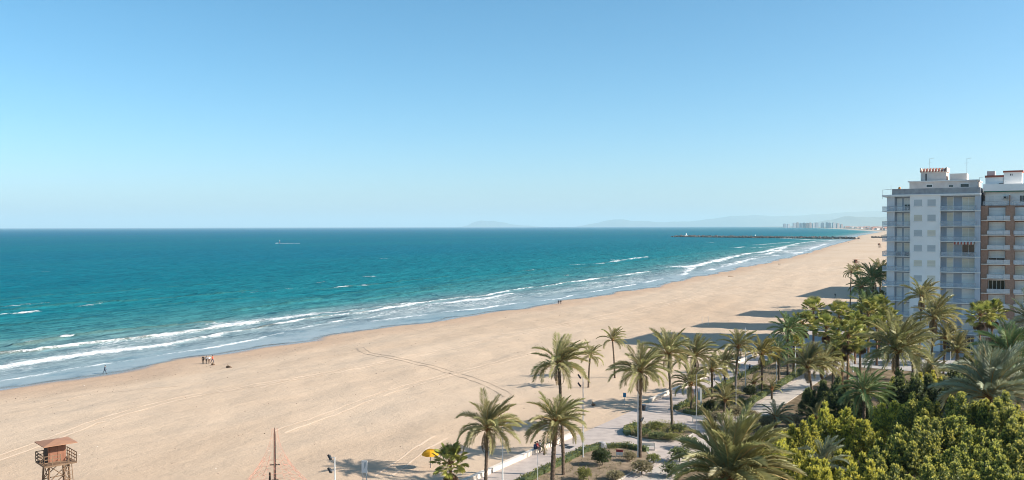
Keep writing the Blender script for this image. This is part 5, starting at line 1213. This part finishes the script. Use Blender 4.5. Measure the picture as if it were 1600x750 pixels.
# ================================================================== people
SKIN = pm('skin', (.50, .31, .21), (.44, .27, .18), scale=6, rough=.6); SHOE = pm('shoe_leather', (.04, .035, .03), (.025, .02, .02), scale=6)
CL = {}
def cloth(c):
    if c not in CL: CL[c] = pm('cloth_%d' % len(CL), c, tuple(x * .8 for x in c), scale=5, rough=.9)
    return CL[c]
HAIRC = {'dark': (.03, .022, .018), 'grey': (.35, .34, .33), 'fair': (.30, .20, .10)}
def person(pos, rz, pose, top, legs, label, hair='dark', h=1.72, group='people on the beach and promenade'):
    s = h / 1.72; J = {}
    if pose == 'sit':
        J = dict(pelvis=(0, 0, .10), waist=(0, .02, .28), chest=(0, -.02, .48), neck=(0, -.06, .64), head=(0, -.10, .76), crown=(0, -.10, .88))
        for n, sx in (('l', -1), ('r', 1)):
            J.update({'hip' + n: (sx * .10, -.03, .10), 'knee' + n: (sx * .13, -.46, .10 - .02 * sx), 'ank' + n: (sx * .12, -.50 - .06 * sx, -.36), 'toe' + n: (sx * .13, -.70 - .06 * sx, -.41),
                      'sho' + n: (sx * .19, -.02, .56), 'elb' + n: (sx * .25, -.10, .28), 'wri' + n: (sx * .13, -.32, .20), 'hand' + n: (sx * .10, -.40, .18)})
    else:
        st = .30 if pose == 'walk' else .05; lean = -.08 if pose == 'walk' else 0
        J = dict(pelvis=(0, 0, .93), waist=(0, lean * .4, 1.10), chest=(0, lean, 1.32), neck=(0, lean * 1.2, 1.48), head=(0, lean * 1.4 - .02, 1.59), crown=(0, lean * 1.4 - .01, 1.70))
        for n, sx in (('l', -1), ('r', 1)):
            k = sx * st; J.update({'hip' + n: (sx * .10, 0, .90), 'knee' + n: (sx * .11, -k * .55 - .04, .50), 'ank' + n: (sx * .11, -k + .05, .09 + (.08 if k < -.1 else 0)), 'toe' + n: (sx * .12, -k - .14, .04 + (.02 if k < -.1 else 0)),
                                   'sho' + n: (sx * .19, lean, 1.41), 'elb' + n: (sx * .25, lean + k * .35 + .03, 1.13), 'wri' + n: (sx * .24, lean + k * .8 - .08, .90), 'hand' + n: (sx * .235, lean + k * .9 - .10, .82)})
    rad = dict(pelvis=.155, waist=.13, chest=.155, neck=.055, head=.092, crown=.075, hip=.10, knee=.068, ank=.045, toe=.04, sho=.075, elb=.05, wri=.034, hand=.036)
    names = list(J); E = [('pelvis', 'waist'), ('waist', 'chest'), ('chest', 'neck'), ('neck', 'head'), ('head', 'crown')]
    for n in 'lr': E += [('pelvis', 'hip' + n), ('hip' + n, 'knee' + n), ('knee' + n, 'ank' + n), ('ank' + n, 'toe' + n), ('chest', 'sho' + n), ('sho' + n, 'elb' + n), ('elb' + n, 'wri' + n), ('wri' + n, 'hand' + n)]
    me = bpy.data.meshes.new('skeleton'); me.from_pydata([J[n] for n in names], [(names.index(a), names.index(b)) for a, b in E], [])
    ob = bpy.data.objects.new('skeleton', me); col.objects.link(ob); ob.modifiers.new('skin', 'SKIN'); sl = me.skin_vertices[0].data
    for i, n in enumerate(names):
        b = n.rstrip('lr') if n[-1] in 'lr' and n not in ('pelvis',) and n[:-1] in rad else n; q = rad[b]; sl[i].radius = (q, q * (.72 if n in ('chest', 'waist') else 1)); sl[i].use_root = n == 'pelvis'
    sd = ob.modifiers.new('sub', 'SUBSURF'); sd.levels = 1; sd.render_levels = 1
    ev = ob.evaluated_get(bpy.context.evaluated_depsgraph_get()); bm_ = bpy.data.meshes.new_from_object(ev); bpy.data.objects.remove(ob)
    jp = [Vector(J[n]) for n in names]; reg = []
    pts = [v.co.copy() for v in bm_.vertices]; faces = [tuple(p.vertices) for p in bm_.polygons]
    for f in faces:
        c = sum((pts[i] for i in f), Vector()) / len(f); n = names[min(range(len(jp)), key=lambda i: (jp[i] - c).length - .5 * sl_r(rad, names[i]))]
        reg.append(0 if n in ('head', 'crown', 'neck') or n.startswith('hand') else 3 if n.startswith(('toe', 'ank')) else 2 if n.startswith(('knee', 'hip')) or n == 'pelvis' else 1)
    m = MB(); m.v = [tuple(p) for p in pts]; m.f = faces; m.m = reg
    hd = Vector(J['head'])
    m.tube([hd + Vector((0, -.085, .0)), hd + Vector((0, -.125, -.02))], [.014, .018], 5, 0)                      # nose
    for sx in (-1, 1):
        m.blob(hd + Vector((sx * .095, .01, .0)), (.014, .024, .034), 1, 6, 4, 0, 0); m.blob(hd + Vector((sx * .035, -.088, .03)), .011, 1, 5, 4, 0, 3)   # ears, eyes
        w_, hn = Vector(J['wri' + ('l' if sx < 0 else 'r')]), Vector(J['hand' + ('l' if sx < 0 else 'r')]); d = (hn - w_).normalized(); o = d.cross(Vector((0, 1, .01))).normalized()
        for k in range(4): m.tube([hn + o * (k - 1.5) * .019, hn + o * (k - 1.5) * .021 + d * (.05 + .008 * (k in (1, 2))), hn + o * (k - 1.5) * .02 + d * (.085 + .01 * (k in (1, 2))) + Vector((0, -.015, 0))], [.009, .0085, .006], 5, 0)
        m.tube([w_.lerp(hn, .6) + Vector((0, -.02, 0)), hn + Vector((0, -.055, 0)) + d * .02, hn + Vector((0, -.06, 0)) + d * .05], [.011, .010, .007], 5, 0)
    m.tube([hd + Vector((-.03, -.096, -.05)), hd + Vector((.03, -.096, -.05))], .007, 4, 3)                          # mouth
    t = thing('person', pos, label, 'person', rz, group); t.scale = (s, s, s)
    m.obj('body', [SKIN, cloth(top), cloth(legs), SHOE], t, True)
    hb = MB(); hb.blob(hd + Vector((0, .022, .045)), (.108, .112, .105), 3, 10, 6, .12); hb.obj('hair', pm('hair', HAIRC[hair], None, scale=10), t, True)
    return t
def sl_r(rad, n): return rad.get(n, rad.get(n[:-1], .05))
def gz(px, py):
    g = ground(px, py); g = ground(px, py, ground_z(g.x, g.y)); return g
person(gz(163.5, 584.5), R(100), 'walk', (.03, .045, .09), (.03, .04, .07), 'person in dark blue walking alone along the waterline at the left', h=1.7)
person(gz(317.5, 568.5), R(190), 'stand', (.012, .012, .016), (.015, .015, .018), 'person dressed in black, leftmost of the four by the water')
person(gz(322.6, 568.6), R(170), 'stand', (.42, .43, .45), (.05, .035, .03), 'person in grey top and dark trousers, second from left of the four')
person(gz(327.0, 568.4), R(200), 'stand', (.72, .70, .68), (.16, .08, .05), 'person in white top and brown trousers, second from right of the four', 'fair')
person(gz(331.8, 567.8), R(80), 'walk', (.75, .08, .03), (.04, .05, .09), 'person in bright orange red jacket, rightmost of the four')
person(gz(872.8, 475.6), R(120), 'walk', (.02, .018, .018), (.02, .02, .02), 'left dark figure of the pair strolling at the water edge')
person(gz(876.2, 475.6), R(120), 'walk', (.03, .022, .02), (.02, .018, .02), 'right dark figure of the pair strolling at the water edge')
person(ground(1099.5, 621, .06), R(-150), 'walk', (.015, .015, .02), (.015, .015, .02), 'person in black walking on the promenade by the shower post')
person(ground(1171, 583, .06), R(30), 'walk', (.02, .02, .025), (.03, .035, .05), 'person in dark clothes on the promenade beyond the lamp post')
person(gz(1305, 465), R(-60), 'walk', (.02, .025, .03), (.02, .02, .03), 'lone dark figure crossing the building shadow on the sand')
person(gz(1261, 398), R(120), 'walk', (.02, .02, .02), (.02, .02, .02), 'tiny dark figure near the far surf')
person(gz(1325.5, 379.5), R(120), 'stand', (.05, .04, .04), (.03, .03, .03), 'tiny figure close to the root of the breakwater')
def wallpt(px):
    best = min((P(62 + k * .1, 54.15) for k in range(1400)), key=lambda q: abs(800 + FPX * q.x / q.y - px)); return Vector((best.x, best.y, .60))
RW = math.atan2(-CT, ST) + math.pi / 2 + math.pi   # facing inland
def face_in(): return math.atan2(-ST, CT) + math.pi / 2
FI = face_in()
person(wallpt(835), FI, 'sit', (.03, .05, .12), (.02, .025, .04), 'person in navy jacket, first of those seated on the wall')
person(wallpt(838), FI, 'sit', (.55, .06, .05), (.03, .03, .05), 'person in red top seated on the wall beside the navy jacket')
person(wallpt(842.5), FI, 'sit', (.16, .18, .18), (.02, .02, .03), 'person in grey jacket seated on the wall right of the red top')
person(ground(850, 711, .06), FI + .5, 'stand', (.60, .38, .36), (.20, .08, .06), 'person in pink top standing next to the seated people', 'fair', 1.6)
person(wallpt(856), FI, 'sit', (.12, .12, .14), (.06, .06, .07), 'person in dark clothes seated on the wall nearest the thick palm trunk')
# ================================================================== driftwood and the boat
def drift(px, py, L, label, seed):
    g = gz(px, py); r = random.Random(seed); t = thing('driftwood', g, label, 'driftwood', r.uniform(-.3, .3))
    MB().tube([(-L / 2, 0, .1), (-L * .2, .1, .22), (L * .2, -.05, .16), (L / 2, .1, .08)], [.16, .24, .17, .05], 7).obj('log', BEAM, t); MB().tube([(-L * .2, .1, .2), (-L * .35, .2, .65)], [.10, .03], 5).tube([(L * .1, 0, .15), (L * .3, -.3, .4)], [.08, .02], 5).obj('branch', BEAM, t)
drift(358, 574.5, 1.3, 'dark piece of driftwood on the sand right of the four people', 1); drift(1142, 432, 3.6, 'long dark driftwood on the far sand near the surf', 2); drift(333, 570.5, .8, 'small dark scrap on the sand below the orange jacket', 3); drift(1218, 413, 2.2, 'short dark driftwood on the far beach', 4); drift(928, 634, .6, 'small dark scrap at the edge of the palm shade', 5)
g = ground(437, 380.3, ZSEA); bt = thing('sailing_dinghy', g, 'small sailing boat with a white wake far out on the sea', 'boat', R(5)); bt.scale = (.7, .7, .85)
m = MB(); st_ = [(-4.5, .05, .1), (-3, .7, .25), (0, 1.0, .3), (3, .9, .3), (4.2, .7, .3)]; vs = []; 
for x, w, z in st_: vs += [(x, -w, .9 + .25 * (x < -3)), (x, -w * .6, -.1), (x, w * .6, -.1), (x, w, .9 + .25 * (x < -3))]
fs = []
for i in range(4):
    for k in range(3): fs.append((i * 4 + k, (i + 1) * 4 + k, (i + 1) * 4 + k + 1, i * 4 + k + 1))
    fs.append((i * 4 + 3, (i + 1) * 4 + 3, (i + 1) * 4, i * 4))
m.add(vs, fs + [(16, 17, 18, 19), (3, 2, 1, 0)]); m.obj('hull', POSTW, bt)
MB().tube([(-.8, 0, .8), (-.3, 0, 8)], [.09, .05], 6).obj('mast', METAL, bt)
m = MB(); a, b, c = Vector((-.5, 0, 7.6)), Vector((-.7, 0, 4.6)), Vector((1.4, .4, 4.8)); m.add([a, b, c, a + Vector((0, .05, 0)), b + Vector((0, .05, 0)), c + Vector((0, .05, 0))], [(0, 1, 2), (5, 4, 3), (0, 3, 4, 1), (1, 4, 5, 2), (2, 5, 3, 0)]); m.obj('sail', POSTW, bt)
m = MB(); a, b, c = Vector((-.75, 0, 4.3)), Vector((-.85, 0, 1.2)), Vector((.9, .3, 1.3)); m.add([a, b, c, a + Vector((0, .05, 0)), b + Vector((0, .05, 0)), c + Vector((0, .05, 0))], [(0, 1, 2), (5, 4, 3), (0, 3, 4, 1), (1, 4, 5, 2), (2, 5, 3, 0)]); m.obj('lower_sail', pm('red_sail', (.35, .08, .10)), bt)
m = MB(); r = random.Random(6)
for k in range(90):
    t = k / 90; m.blob((3.5 + 32 * t ** .8, r.uniform(-1, 1) * (.8 + 1.0 * t), .2), (r.uniform(.5, 1.0), r.uniform(.25, .6), r.uniform(.15, .35) * (1 - .6 * t)), k, 6, 4, .4)
for k in range(16): m.blob((-5 + r.uniform(-1.5, 2), r.uniform(-1.5, 1.5), .3), (.9, .7, .5), k + 300, 6, 4, .4)
wk = m.obj('wake_foam', pm('foam_white', (.85, .87, .87), (.75, .78, .8))); wk.location = g; wk.rotation_euler = (0, 0, R(2)); tag(wk, kind='stuff')

# --- scattered weed, shells and twigs on the sand
m = MB(); r = random.Random(17)
for k in range(1500):
    u, v = r.uniform(62, 260), r.uniform(57, 150)
    if r.random() < .35: v = float(shore(u)) - abs(r.gauss(9, 5)) - 4
    if r.random() < .5: q0 = (round(u / 14) * 14 + r.gauss(0, 2.2), v + r.gauss(0, 1.5)); u, v = q0
    p = P(u, v); z = ground_z(p.x, p.y); s = r.uniform(.03, .085) * (1.6 if r.random() < .06 else 1)
    a = r.uniform(0, 3.14); dx, dy = math.cos(a) * s * r.uniform(1, 2.4), math.sin(a) * s * r.uniform(1, 2.4); b0 = Vector((p.x, p.y, z))
    m.add([b0 + Vector((-dx, -dy, .0)), b0 + Vector((dy * .5, -dx * .5, 0)), b0 + Vector((dx, dy, 0)), b0 + Vector((-dy * .5, dx * .5, 0)), b0 + Vector((0, 0, s * .8))], [(0, 1, 4), (1, 2, 4), (2, 3, 4), (3, 0, 4)], 0 if r.random() < .7 else 1)
tag(m.obj('beach_debris', [pm('dry_weed', (.13, .09, .06), (.08, .055, .04)), pm('shell_bits', (.62, .54, .45), (.5, .42, .34))]), kind='stuff')
hz = MB().box(-170000, 170000, -170000, 170000, -11.5, 900).obj('haze', [])
hz.data.materials.clear()
hm = bpy.data.materials.new('haze_air'); hm.use_nodes=True
hn=hm.node_tree.nodes; hn.remove(hn['Principled BSDF'])
pv=hn.new('ShaderNodeVolumePrincipled'); pv.inputs['Color'].default_value=(.57,.76,.83,1); pv.inputs['Density'].default_value=3.8e-5
hm.node_tree.links.new(pv.outputs[0], hn['Material Output'].inputs['Volume'])
hz.data.materials.append(hm); tag(hz, kind='stuff')
